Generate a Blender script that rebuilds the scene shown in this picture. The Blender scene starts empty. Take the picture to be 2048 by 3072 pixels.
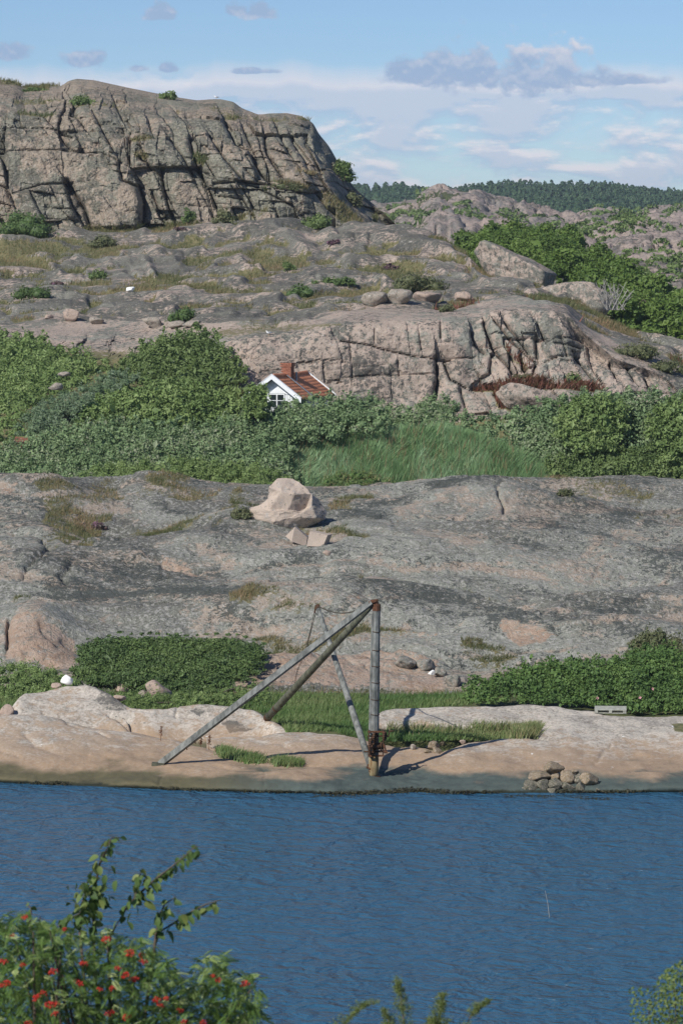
import bpy, math
import numpy as np
from mathutils import Vector, Matrix, Euler

# ------------------------------------------------------------------ camera, sky, sun, exposure
scene = bpy.context.scene
F, CX, CY, HOR, CAMZ = 10240.0, 1024.0, 1536.0, 750.0, 19.0      # photo-pixel focal length, centre, eye-level row
PITCH = math.atan((CY - HOR) / F)
cd = bpy.data.cameras.new('camera'); cam = bpy.data.objects.new('camera', cd)
scene.collection.objects.link(cam); scene.camera = cam
cam.location = (0, 0, CAMZ); cam.rotation_euler = (math.pi / 2 - PITCH, 0, 0)
cd.sensor_fit = 'VERTICAL'; cd.sensor_height = 36.0; cd.lens = 36.0 * F / 3072.0
cd.clip_start = 0.5; cd.clip_end = 20000
cd.dof.use_dof = True; cd.dof.focus_distance = 140; cd.dof.aperture_fstop = 6.3

SUN_EL, SUN_AZ = math.radians(39), (0.70, 0.72)                  # light travels to the right and away
sl = bpy.data.lights.new('sun', 'SUN'); sun = bpy.data.objects.new('sun', sl); scene.collection.objects.link(sun)
sl.energy = 4.5; sl.angle = math.radians(0.53); sl.color = (1.0, 0.965, 0.895)
_h = math.hypot(*SUN_AZ)
LDIR = Vector((SUN_AZ[0] / _h * math.cos(SUN_EL), SUN_AZ[1] / _h * math.cos(SUN_EL), -math.sin(SUN_EL)))
sun.rotation_euler = LDIR.to_track_quat('-Z', 'Y').to_euler()

scene.view_settings.view_transform = 'Standard'
scene.view_settings.look = 'None'
scene.view_settings.exposure = 0.10
scene.view_settings.gamma = 1.0
scene.view_settings.use_curve_mapping = False
scene.render.engine = 'CYCLES'
scene.cycles.use_denoising = True
scene.cycles.max_bounces = 5
scene.cycles.diffuse_bounces = 2
scene.cycles.volume_bounces = 0
scene.cycles.glossy_bounces = 3
scene.cycles.transparent_max_bounces = 8


def nd(nt, typ, ins=None, **props):
    n = nt.nodes.new(typ)
    for k, v in props.items():
        setattr(n, k, v)
    for k, v in (ins or {}).items():
        s = n.inputs[k]
        if isinstance(v, bpy.types.NodeSocket):
            nt.links.new(v, s)
        else:
            s.default_value = v
    return n


def mth(nt, op, a, b=None, c=None, clamp=False):
    ins = {0: a}
    if b is not None: ins[1] = b
    if c is not None: ins[2] = c
    return nd(nt, 'ShaderNodeMath', ins, operation=op, use_clamp=clamp).outputs[0]


def sstep(nt, x, lo, hi):
    return nd(nt, 'ShaderNodeMapRange', {'Value': x, 'From Min': lo, 'From Max': hi}, interpolation_type='SMOOTHSTEP').outputs[0]


def mixc(nt, f, a, b, mode='MIX'):
    n = nd(nt, 'ShaderNodeMix', None, data_type='RGBA', blend_type=mode)
    for i, v in ((0, f), (6, a), (7, b)):
        if isinstance(v, bpy.types.NodeSocket): nt.links.new(v, n.inputs[i])
        else: n.inputs[i].default_value = v if i == 0 or len(v) == 4 else (*v, 1)
    return n.outputs[2]


def noise(nt, vec, scale, detail=4, rough=0.55, dist=0.0):
    return nd(nt, 'ShaderNodeTexNoise', {'Vector': vec, 'Scale': scale, 'Detail': detail, 'Roughness': rough, 'Distortion': dist}).outputs[0]


world = bpy.data.worlds.new('World'); scene.world = world; world.use_nodes = True
world.cycles.sampling_method = 'MANUAL'; world.cycles.sample_map_resolution = 512
wt = world.node_tree; wt.nodes.clear()
sky = nd(wt, 'ShaderNodeTexSky', sky_type='NISHITA', sun_disc=False, sun_elevation=SUN_EL,
         sun_rotation=math.atan2(-SUN_AZ[0], -SUN_AZ[1]), altitude=2500, air_density=1.0, dust_density=0.0, ozone_density=4.0)
tcw = nd(wt, 'ShaderNodeTexCoord').outputs['Generated']
sx = nd(wt, 'ShaderNodeSeparateXYZ', {0: tcw})
U = mth(wt, 'MULTIPLY', mth(wt, 'ARCTAN2', sx.outputs[0], sx.outputs[1]), F / 1000)
V = mth(wt, 'MULTIPLY', mth(wt, 'ARCSINE', sx.outputs[2]), F / 1000)


def uvec(su, sv, off=(0, 0, 0), u=None, v=None):
    return nd(wt, 'ShaderNodeCombineXYZ', {0: mth(wt, 'MULTIPLY_ADD', u or U, su, off[0]),
                                          1: mth(wt, 'MULTIPLY_ADD', v or V, sv, off[1]), 2: off[2]}).outputs[0]


def band(off):
    """flat far cloud bank: density as a function of direction, thinning out upwards"""
    v = mth(wt, 'ADD', V, off)
    n = noise(wt, uvec(3.2, 8.5, (3.1, 0.4, 0), v=v), 1.0, 7, 0.60, 0.25)
    n2 = noise(wt, uvec(0.5, 9.0, (7.7, 2.4, 3), v=v), 1.0, 4, 0.5)
    edge = noise(wt, uvec(1.6, 0.3, (0.3, 0, 5), v=v), 1.4, 4, 0.6)
    e = mth(wt, 'MULTIPLY_ADD', edge, 0.16, 0.48)
    top = mth(wt, 'DIVIDE', mth(wt, 'SUBTRACT', e, v), 0.07, clamp=True)
    d = mth(wt, 'MULTIPLY_ADD', n2, 0.35, n)
    vb = mth(wt, 'DIVIDE', mth(wt, 'SUBTRACT', v, 0.485), 0.075)
    d = mth(wt, 'MULTIPLY_ADD', mth(wt, 'POWER', 2.718, mth(wt, 'MULTIPLY', mth(wt, 'MULTIPLY', vb, vb), -1.0)), 0.16, d)
    dens = sstep(wt, d, 0.53, 0.76)
    return mth(wt, 'MULTIPLY', dens, top)


def cumulus(blobs, off, scale=10.0):
    """puffy clouds built from ellipses in direction space with a flat base"""
    w = noise(wt, uvec(scale, scale * 1.2, (1.7, 4.2, 0), v=mth(wt, 'ADD', V, off)), 1.0, 5, 0.6)
    acc = None
    for (px, py, rx, ry) in ([] if off else blobs):
        du = mth(wt, 'DIVIDE', mth(wt, 'SUBTRACT', U, (px - CX) / 1000), rx / 1000)
        dv = mth(wt, 'DIVIDE', mth(wt, 'SUBTRACT', mth(wt, 'ADD', V, off), (HOR - py) / 1000), ry / 1000)
        neg = mth(wt, 'MULTIPLY', mth(wt, 'MINIMUM', dv, 0.0), 2.2)
        dv = mth(wt, 'ADD', mth(wt, 'MAXIMUM', dv, 0.0), neg)
        r = mth(wt, 'SQRT', mth(wt, 'ADD', mth(wt, 'MULTIPLY', du, du), mth(wt, 'MULTIPLY', dv, dv)))
        b = mth(wt, 'SUBTRACT', 1.0, r)
        acc = b if acc is None else mth(wt, 'MAXIMUM', acc, b)
    w = mth(wt, 'MULTIPLY_ADD', w, 2.7, -1.35)
    return w if off else (mth(wt, 'ADD', acc, w), w)


skyc = mixc(wt, 1.0, sky.outputs[0], (0.86, 0.915, 1.0), 'MULTIPLY')
b0, b1 = band(0.0), band(0.018)
lit = mth(wt, 'MULTIPLY_ADD', mth(wt, 'SUBTRACT', b0, b1), 1.5, 0.38, clamp=True)
cloudc = mixc(wt, lit, (4.3, 5.6, 7.6), (8.6, 8.3, 8.8))
c1 = mixc(wt, mth(wt, 'MULTIPLY', b0, 0.85), skyc, cloudc)
BL = [(1330, 225, 110, 120), (1250, 235, 120, 60), (1430, 235, 110, 95), (1560, 235, 110, 110), (1670, 232, 90, 125), (1760, 250, 110, 45),
      (1880, 252, 90, 28), (490, 58, 55, 38), (720, 44, 45, 30), (775, 50, 60, 40), (40, 172, 90, 44), (262, 188, 62, 50), (415, 214, 46, 24), (512, 215, 36, 26), (760, 222, 80, 16)]
(k0, w0), w1 = cumulus(BL, 0.0), cumulus(BL, 0.016)
kd = sstep(wt, k0, -0.05, 0.42)
kl = mth(wt, 'ADD', mth(wt, 'MULTIPLY', mth(wt, 'SUBTRACT', w0, w1), 1.0), mth(wt, 'MULTIPLY', sstep(wt, U, 0.15, 0.75), mth(wt, 'MULTIPLY_ADD', V, 6.0, -2.95)), clamp=True)
kc = mixc(wt, kl, (3.5, 4.8, 6.9), (7.4, 7.4, 8.2))
c2 = mixc(wt, mth(wt, 'MULTIPLY', kd, 0.92), c1, kc)
bg = nd(wt, 'ShaderNodeBackground', {'Color': c2, 'Strength': 0.092})
wo = nd(wt, 'ShaderNodeOutputWorld', {'Surface': bg.outputs[0]})

# ------------------------------------------------------------------ numeric helpers
rng = np.random.default_rng(7)
SP, CP = math.sin(PITCH), math.cos(PITCH)


def W(px, py, Y):
    """photo pixel + forward distance -> world point(s)"""
    px, py, Y = np.broadcast_arrays(np.asarray(px, float), np.asarray(py, float), np.asarray(Y, float))
    a = (px - CX) / F; b = (CY - py) / F
    t = Y / (CP + b * SP)
    return np.stack([a * t, Y, CAMZ + (-SP + b * CP) * t], -1)


def proj(P):
    P = np.asarray(P, float)
    x, y, z = P[..., 0], P[..., 1], P[..., 2] - CAMZ
    f = y * CP - z * SP; u = y * SP + z * CP
    return CX + F * x / f, CY - F * u / f


def Yz(px, py, z):
    b = (CY - py) / F
    return (z - CAMZ) * (CP + b * SP) / (-SP + b * CP)


_pr = np.random.default_rng(3)
_perm = _pr.permutation(256).astype(np.int32); _perm = np.concatenate([_perm, _perm, _perm])
_g = _pr.normal(size=(256, 3)); _g = (_g / np.linalg.norm(_g, axis=1)[:, None]).astype(np.float32)


def pn(x, y, z):
    xi, yi, zi = np.floor(x).astype(np.int32), np.floor(y).astype(np.int32), np.floor(z).astype(np.int32)
    xf, yf, zf = (x - xi).astype(np.float32), (y - yi).astype(np.float32), (z - zi).astype(np.float32)
    u, v, w = [t * t * t * (t * (t * 6 - 15) + 10) for t in (xf, yf, zf)]
    out = 0
    for i in (0, 1):
        pa = _perm[(xi + i) & 255]; wx = u if i else 1 - u
        for j in (0, 1):
            pb = _perm[pa + ((yi + j) & 255)]; wy = v if j else 1 - v
            for k in (0, 1):
                g = _g[_perm[pb + ((zi + k) & 255)]]; wz = w if k else 1 - w
                out = out + wx * wy * wz * (g[..., 0] * (xf - i) + g[..., 1] * (yf - j) + g[..., 2] * (zf - k))
    return out * 1.6


def fbm(P, s, oct=4, gain=0.5, lac=2.03, off=0.0, ani=(1, 1, 1)):
    x, y, z = P[..., 0] * s * ani[0] + off, P[..., 1] * s * ani[1] + off * 1.7, P[..., 2] * s * ani[2] - off
    a, t = 1.0, 0
    for _ in range(oct):
        t = t + a * pn(x, y, z); x, y, z = x * lac + 5.3, y * lac + 1.9, z * lac + 9.1; a *= gain
    return t


def vor2(x, y, seed=0):
    """2-D cellular: F1, F2-F1, cell random value, offset to the cell point"""
    xi, yi = np.floor(x).astype(np.int64), np.floor(y).astype(np.int64)
    f1 = np.full(x.shape, 9.0); f2 = np.full(x.shape, 9.0); cid = np.zeros(x.shape); ox = np.zeros(x.shape); oy = np.zeros(x.shape)
    for i in (-1, 0, 1):
        for j in (-1, 0, 1):
            cx, cy = xi + i, yi + j
            h = (cx * 374761393 + cy * 668265263 + seed * 1442695041) & 0x7fffffff
            h = ((h ^ (h >> 13)) * 1274126177) & 0x7fffffff
            h = h ^ (h >> 16)
            rx, ry, rv = (h & 1023) / 1023, ((h >> 10) & 1023) / 1023, ((h >> 5) & 4095) / 4095
            dx, dy = cx + 0.1 + 0.8 * rx - x, cy + 0.1 + 0.8 * ry - y
            d = np.sqrt(dx * dx + dy * dy)
            m = d < f1
            f2 = np.where(m, f1, np.minimum(f2, d)); f1 = np.where(m, d, f1)
            cid = np.where(m, rv, cid); ox = np.where(m, dx, ox); oy = np.where(m, dy, oy)
    return f1, f2 - f1, cid, ox, oy


def hsh(i, j, k):
    h = (i.astype(np.int64) * 374761393 + j.astype(np.int64) * 668265263 + k * 1442695041) & 0x7fffffff
    h = ((h ^ (h >> 13)) * 1274126177) & 0x7fffffff; h = h ^ (h >> 16); h = (h * 1103515245 + 12345) & 0x7fffffff
    return ((h >> 7) & 0xffff) / 65535.0


def jointed(u, v, wu, wv, seed):
    """rectangular joint blocks of uneven size -> block value, tilts (-.5...5 across the block), distance to the nearest joint (m)"""
    uu = u / wu; uu = uu + .38 * pn(uu * .9 + seed, uu * 0 + .3, uu * 0 + .7)
    ci = np.floor(uu); fu = uu - ci; r0 = hsh(ci, ci * 0, seed)
    vv = v / (wv * (.65 + .8 * r0)) + r0 * 7.3; vv = vv + .30 * pn(vv * .8 + seed, ci * .37, vv * 0 + .2)
    ri = np.floor(vv); fv = vv - ri
    val, t1, t2 = hsh(ci, ri, seed + 1), hsh(ci, ri, seed + 2) - .5, hsh(ci, ri, seed + 3) - .5
    e = np.minimum(np.minimum(fu, 1 - fu) * wu, np.minimum(fv, 1 - fv) * wv)
    return val, t1 * (fu - .5) * 2, t2 * (fv - .5) * 2, e


def ss(x, a, b):
    t = np.clip((x - a) / (b - a), 0, 1); return t * t * (3 - 2 * t)


def linedist(px, py, line):
    """signed distance in photo pixels to a polyline (+ on its right side seen along it)"""
    best = np.full(px.shape, 1e9); sign = np.zeros(px.shape)
    L = np.asarray(line, float)
    for (x0, y0), (x1, y1) in zip(L[:-1], L[1:]):
        dx, dy = x1 - x0, y1 - y0; l2 = dx * dx + dy * dy + 1e-9
        t = np.clip(((px - x0) * dx + (py - y0) * dy) / l2, 0, 1)
        ex, ey = px - x0 - t * dx, py - y0 - t * dy
        d = np.hypot(ex, ey); m = d < best
        best = np.where(m, d, best); sign = np.where(m, np.sign(dx * ey - dy * ex), sign)
    return best, sign


def inpoly(px, py, poly):
    P = np.asarray(poly, float); n = len(P); c = np.zeros(np.shape(px), bool)
    for i in range(n):
        x0, y0 = P[i]; x1, y1 = P[(i + 1) % n]
        if y0 == y1: continue
        c ^= ((y0 > py) != (y1 > py)) & (px < (x1 - x0) * (py - y0) / (y1 - y0) + x0)
    return c


def pmask(px, py, poly, feather=8.0):
    P = list(poly) + [poly[0]]
    lo = np.min(np.asarray(poly), 0) - feather * 2; hi = np.max(np.asarray(poly), 0) + feather * 2
    out = np.zeros(px.shape)
    sel = (px > lo[0]) & (px < hi[0]) & (py > lo[1]) & (py < hi[1])
    if sel.any():
        d, _ = linedist(px[sel], py[sel], P); i = inpoly(px[sel], py[sel], poly)
        out[sel] = ss(np.where(i, d, -d), -feather, feather)
    return out


def smooth1(a, s):
    if s <= 0: return a
    r = int(3 * s) + 1; k = np.exp(-0.5 * (np.arange(-r, r + 1) / s) ** 2); k /= k.sum()
    return np.convolve(np.pad(a, r, mode='edge'), k, mode='valid')


def pchip(K, ns):
    """K: (knots, cols) -> rows, monotone cubic with ns[k] rows between knots"""
    K = np.asarray(K); d = np.diff(K, axis=0); m = np.zeros_like(K)
    for i in range(1, len(K) - 1):
        p = d[i - 1] * d[i]
        m[i] = np.where(p > 0, 2 * p / (d[i - 1] + d[i] + 1e-12 * np.sign(d[i] + 1e-20)), 0)
    m[0], m[-1] = d[0], d[-1]
    rows = []
    for i in range(len(K) - 1):
        for t in np.arange(ns[i]) / ns[i]:
            h00, h10, h01, h11 = 2 * t**3 - 3 * t**2 + 1, t**3 - 2 * t**2 + t, -2 * t**3 + 3 * t**2, t**3 - t**2
            rows.append(h00 * K[i] + h10 * m[i] + h01 * K[i + 1] + h11 * m[i + 1])
    rows.append(K[-1])
    return np.array(rows)


def loft(px, curves, ns, sm=3.0):
    """curves: list of [(px, py, Y), ...] from front to back -> PX, PY grids and world points"""
    ks_py, ks_d = [], []
    for c in curves:
        c = np.asarray(c, float)
        ks_py.append(smooth1(np.interp(px, c[:, 0], c[:, 1]), sm)); ks_d.append(smooth1(np.interp(px, c[:, 0], c[:, 2]), sm * 2))
    PY, D = pchip(ks_py, ns), pchip(ks_d, ns)
    PX = np.broadcast_to(px, PY.shape)
    return PX, PY, W(PX, PY, D)


def normals(P):
    du = np.gradient(P, axis=1); dv = np.gradient(P, axis=0)
    n = np.cross(du, dv); n /= np.linalg.norm(n, axis=-1)[..., None] + 1e-9
    return np.where((n[..., 1] - n[..., 2] > 0)[..., None], -n, n)     # face the camera / the sky


COL = scene.collection


def mesh_obj(name, V_, F_, mat, attrs=None, smooth=True, parent=None, link=True):
    V_ = np.ascontiguousarray(np.asarray(V_, np.float32).reshape(-1, 3))
    me = bpy.data.meshes.new(name)
    if isinstance(F_, np.ndarray):
        k = F_.shape[1]; n = len(F_)
        me.vertices.add(len(V_)); me.vertices.foreach_set('co', V_.ravel())
        me.loops.add(n * k); me.loops.foreach_set('vertex_index', F_.astype(np.int32).ravel())
        me.polygons.add(n); me.polygons.foreach_set('loop_start', np.arange(0, n * k, k, dtype=np.int32))
        me.polygons.foreach_set('loop_total', np.full(n, k, dtype=np.int32))
    else:
        me.from_pydata(V_.tolist(), [], F_)
    me.update(calc_edges=True)
    me.polygons.foreach_set('use_smooth', np.full(len(me.polygons), bool(smooth)))
    for an, av in (attrs or {}).items():
        a = me.attributes.new(an, 'FLOAT', 'POINT'); a.data.foreach_set('value', np.asarray(av, np.float32).ravel())
    if mat is not None: me.materials.append(mat)
    o = bpy.data.objects.new(name, me)
    if link: COL.objects.link(o)
    if parent is not None: o.parent = parent
    return o


def gridfaces(r, c):
    i = np.arange(r * c).reshape(r, c)
    return np.stack([i[:-1, :-1], i[:-1, 1:], i[1:, 1:], i[1:, :-1]], -1).reshape(-1, 4)


def tag(o, label=None, cat=None, group=None, kind=None):
    for k, v in (('label', label), ('category', cat), ('group', group), ('kind', kind)):
        if v: o[k] = v
    return o


def empty(name, loc=(0, 0, 0), rz=0.0):
    o = bpy.data.objects.new(name, None); COL.objects.link(o); o.location = loc; o.rotation_euler[2] = rz
    o.empty_display_size = 0.2
    return o


GROUND = []                                                   # displaced terrain points, for resting things on them


def terrain(name, P, mat, attrs, track=True, smooth=True):
    o = mesh_obj(name, P, gridfaces(*P.shape[:2]), mat, attrs, smooth=smooth)
    tag(o, kind='structure')
    if track:
        q = P.reshape(-1, 3).astype(float); x, y = proj(q); GROUND.append(np.column_stack([x, y, q]))
    return o


def hit(px, py, r=5.0, ymin=0.0):
    """nearest terrain point seen at a photo pixel"""
    best = None
    while best is None and r < 80:
        for g in GROUND:
            m = (np.abs(g[:, 0] - px) < r) & (np.abs(g[:, 1] - py) < r) & (g[:, 3] > ymin)
            if m.any():
                s = g[m]; s = s[s[:, 3] < s[:, 3].min() + 2.5]
                p = s[np.argmin((s[:, 0] - px) ** 2 + (s[:, 1] - py) ** 2), 2:]
                if best is None or p[1] < best[1]: best = p
        r *= 1.7
    return Vector(best)


class MB:
    """collects boxes, tubes and polygons into one mesh"""
    def __init__(s): s.v, s.f = [], []

    def add(s, v, f):
        b = len(s.v); s.v += [tuple(map(float, p)) for p in v]; s.f += [tuple(i + b for i in q) for q in f]

    def box(s, c, size, M=None):
        c = Vector(c); vs = []
        for x in (-.5, .5):
            for y in (-.5, .5):
                for z in (-.5, .5):
                    p = Vector((x * size[0], y * size[1], z * size[2]))
                    if M is not None: p = M @ p
                    vs.append(c + p)
        s.add(vs, [(0, 1, 3, 2), (4, 6, 7, 5), (0, 4, 5, 1), (2, 3, 7, 6), (0, 2, 6, 4), (1, 5, 7, 3)])

    def tube(s, pts, rad, n=8, caps=True, flat=None):
        pts = [Vector(p) for p in pts]
        if not hasattr(rad, '__len__'): rad = [rad] * len(pts)
        vs, fs = [], []; up = Vector((0.13, 0.2, 0.97))
        for i, p in enumerate(pts):
            t = (pts[min(i + 1, len(pts) - 1)] - pts[max(i - 1, 0)]).normalized()
            a = t.cross(up); a = a.normalized() if a.length > 1e-3 else Vector((1, 0, 0)); b = a.cross(t).normalized()
            for k in range(n):
                an = 2 * math.pi * (k + 0.5) / n
                vs.append(p + (a * math.cos(an) + b * math.sin(an)) * rad[i])
        for i in range(len(pts) - 1):
            for k in range(n):
                fs.append((i * n + k, i * n + (k + 1) % n, (i + 1) * n + (k + 1) % n, (i + 1) * n + k))
        if caps:
            fs.append(tuple(range(n))[::-1]); fs.append(tuple((len(pts) - 1) * n + k for k in range(n)))
        s.add(vs, fs)

    def build(s, name, mat, parent=None, smooth=False, world_parent=True):
        v = np.asarray(s.v)
        if parent is not None and world_parent:
            v = v - np.asarray(parent.location)                  # parents are unrotated when this is used
        return mesh_obj(name, v, s.f, mat, smooth=smooth, parent=parent)


# ------------------------------------------------------------------ materials
def newmat(name):
    m = bpy.data.materials.new(name); m.use_nodes = True; m.node_tree.nodes.clear(); return m, m.node_tree


def finish(nt, col, rough=0.9, bump=None, spec=0.25, metal=0.0):
    ins = {'Base Color': col, 'Roughness': rough, 'Metallic': metal, 'Specular IOR Level': spec}
    if bump is not None: ins['Normal'] = bump
    p = nd(nt, 'ShaderNodeBsdfPrincipled', ins)
    nd(nt, 'ShaderNodeOutputMaterial', {'Surface': p.outputs[0]})


def attr(nt, name): return nd(nt, 'ShaderNodeAttribute', attribute_name=name).outputs['Fac']


def bumpn(nt, h, strength, dist, normal=None):
    ins = {'Height': h, 'Strength': strength, 'Distance': dist}
    if normal is not None: ins['Normal'] = normal
    return nd(nt, 'ShaderNodeBump', ins).outputs[0]


def rock_mat(name, fresh, fresh2, grey, dark, pale, soil, ls=1.0, bstr=0.5, bdist=0.12, pale_amt=0.60, tide=False):
    m, nt = newmat(name)
    co = nd(nt, 'ShaderNodeTexCoord').outputs['Object']
    geo = nd(nt, 'ShaderNodeNewGeometry')
    tone = attr(nt, 'tone')
    lich, drk, pnk, veg = attr(nt, 'lich'), attr(nt, 'dark'), attr(nt, 'pink'), attr(nt, 'veg')
    big = noise(nt, co, 0.22 * ls, 3, 0.6)
    med = noise(nt, co, 1.1 * ls, 5, 0.68, 0.4)
    fin = noise(nt, co, 3.6 * ls, 5, 0.72, 0.3)
    spk = noise(nt, co, 11.0 * ls, 3, 0.75)
    F0, M0, S0 = [mth(nt, 'SUBTRACT', q, 0.5) for q in (fin, med, spk)]
    col = mixc(nt, sstep(nt, med, 0.40, 0.60), fresh, fresh2)
    col = mixc(nt, mth(nt, 'MULTIPLY', sstep(nt, spk, 0.42, 0.66), 0.5), col, (0.52, 0.44, 0.375))
    # grey lichen film; its tone also carries sunlight painted on the dome ridges
    g = mth(nt, 'ADD', mth(nt, 'MULTIPLY_ADD', lich, 2.0, -1.0), mth(nt, 'MULTIPLY_ADD', F0, 4.0, mth(nt, 'MULTIPLY', M0, 3.5)))
    gcol = mixc(nt, sstep(nt, mth(nt, 'ADD', mth(nt, 'MULTIPLY_ADD', tone, 0.5, 0.5), mth(nt, 'MULTIPLY_ADD', S0, 2.2, mth(nt, 'MULTIPLY', F0, 1.6))), 0.0, 1.0), [c * 0.55 for c in grey], [c * 1.50 for c in grey])
    col = mixc(nt, mth(nt, 'MULTIPLY', sstep(nt, g, -0.35, 0.45), 0.92), col, gcol)
    # pale crust spots
    ps = noise(nt, nd(nt, 'ShaderNodeVectorMath', {0: co, 1: (31.0, 7.0, 3.0)}, operation='ADD').outputs[0], 5.0 * ls, 3, 0.7)
    col = mixc(nt, mth(nt, 'MULTIPLY', sstep(nt, mth(nt, 'MULTIPLY_ADD', lich, 0.05, ps), pale_amt, pale_amt + 0.08), 0.6), col, pale)
    # near-black crust lichen in blotches, and the painted shade on the dome
    dn = mth(nt, 'ADD', mth(nt, 'MULTIPLY', drk, 1.3), mth(nt, 'MULTIPLY_ADD', F0, 7.0, mth(nt, 'MULTIPLY_ADD', S0, 5.5, mth(nt, 'MULTIPLY', M0, -2.0))))
    col = mixc(nt, mth(nt, 'MULTIPLY', sstep(nt, dn, 0.30, 0.75), 0.80), col, dark)
    # freshly broken pink faces
    pk = mth(nt, 'ADD', mth(nt, 'MULTIPLY_ADD', pnk, 1.8, -0.9), mth(nt, 'MULTIPLY_ADD', F0, 5.0, mth(nt, 'MULTIPLY', S0, 2.5)))
    pcol = mixc(nt, sstep(nt, med, 0.35, 0.65), (0.36, 0.245, 0.175), (0.46, 0.35, 0.275))
    col = mixc(nt, mth(nt, 'MULTIPLY', sstep(nt, pk, -0.10, 0.55), 0.92), col, pcol)
    if tide:                                                    # algae below the high-water line, black zone at the water
        z = nd(nt, 'ShaderNodeSeparateXYZ', {0: geo.outputs['Position']}).outputs[2]
        xl = nd(nt, 'ShaderNodeSeparateXYZ', {0: geo.outputs['Position']}).outputs[0]
        zz = mth(nt, 'ADD', z, mth(nt, 'MULTIPLY_ADD', med, 0.22, -0.11))
        zz = mth(nt, 'ADD', zz, mth(nt, 'MULTIPLY_ADD', noise(nt, co, 0.45, 3, 0.6), 0.55, -0.275))
        right = sstep(nt, xl, -6.0, -1.0)
        alg = mixc(nt, right, (0.11, 0.10, 0.055), (0.040, 0.066, 0.066))
        alg = mixc(nt, sstep(nt, fin, 0.3, 0.7), alg, mixc(nt, right, (0.075, 0.075, 0.042), (0.066, 0.100, 0.094)))
        col = mixc(nt, mth(nt, 'MULTIPLY', sstep(nt, zz, 1.05, 0.45), 0.45), col, (0.32, 0.20, 0.11))
        col = mixc(nt, mth(nt, 'MULTIPLY', sstep(nt, zz, 0.50, 0.30), 0.92), col, alg)
        col = mixc(nt, sstep(nt, mth(nt, 'ADD', z, mth(nt, 'MULTIPLY_ADD', fin, 0.22, -0.11)), 0.13, 0.03), col, (0.025, 0.028, 0.018))
        gu = noise(nt, nd(nt, 'ShaderNodeVectorMath', {0: co, 1: (0.5, 0.22, 1.0)}, operation='MULTIPLY').outputs[0], 5.0, 3, 0.5)
        col = mixc(nt, mth(nt, 'MULTIPLY', sstep(nt, gu, 0.735, 0.77), sstep(nt, z, 0.35, 0.5)), col, (0.72, 0.70, 0.67))   # bird lime
    sc = mixc(nt, sstep(nt, fin, 0.40, 0.60), soil[0], soil[1])
    vg = mth(nt, 'ADD', veg, mth(nt, 'MULTIPLY', F0, 2.2))
    col = mixc(nt, sstep(nt, vg, 0.36, 0.66), col, sc)
    h = fin
    finish(nt, col, 0.88, bumpn(nt, h, bstr, bdist), 0.2)
    return m


SOIL = ((0.105, 0.108, 0.048), (0.19, 0.165, 0.085))
M_shore = rock_mat('shore_granite', (0.355, 0.268, 0.19), (0.315, 0.243, 0.178), (0.36, 0.325, 0.28), (0.06, 0.06, 0.055), (0.45, 0.42, 0.38), SOIL, 0.8, 0.25, 0.05, 0.80, True)
M_mid = rock_mat('lichen_granite', (0.345, 0.275, 0.215), (0.29, 0.245, 0.195), (0.182, 0.186, 0.160), (0.042, 0.050, 0.046), (0.44, 0.42, 0.39), SOIL, 1.0, 0.9, 0.24, 0.555)
M_pinkwall = rock_mat('pink_granite', (0.37, 0.288, 0.235), (0.31, 0.25, 0.205), (0.178, 0.176, 0.148), (0.055, 0.058, 0.055), (0.46, 0.43, 0.39), SOIL, 0.8, 0.7, 0.16, 0.62)
M_cliff = rock_mat('cliff_granite', (0.30, 0.238, 0.178), (0.24, 0.20, 0.15), (0.155, 0.150, 0.118), (0.06, 0.058, 0.05), (0.44, 0.40, 0.34), SOIL, 0.6, 0.9, 0.30, 0.60)
M_far = rock_mat('far_granite', (0.34, 0.265, 0.23), (0.29, 0.235, 0.205), (0.20, 0.18, 0.16), (0.07, 0.07, 0.06), (0.42, 0.38, 0.34), ((0.05, 0.075, 0.03), (0.09, 0.095, 0.04)), 0.25, 0.7, 0.6, 0.72)
M_fgrock = M_mid


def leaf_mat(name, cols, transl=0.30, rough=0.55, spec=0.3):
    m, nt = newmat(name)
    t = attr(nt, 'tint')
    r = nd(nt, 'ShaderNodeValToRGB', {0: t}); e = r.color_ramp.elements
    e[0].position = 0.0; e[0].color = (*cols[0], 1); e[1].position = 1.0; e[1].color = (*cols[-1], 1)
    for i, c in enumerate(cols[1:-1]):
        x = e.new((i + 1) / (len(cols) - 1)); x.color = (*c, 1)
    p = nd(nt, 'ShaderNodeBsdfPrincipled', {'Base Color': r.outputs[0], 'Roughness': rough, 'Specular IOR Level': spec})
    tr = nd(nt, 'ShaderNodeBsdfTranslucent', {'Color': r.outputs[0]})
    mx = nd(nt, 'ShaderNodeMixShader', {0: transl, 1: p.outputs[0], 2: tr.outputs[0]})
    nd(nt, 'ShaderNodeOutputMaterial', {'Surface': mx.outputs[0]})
    return m


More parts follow.
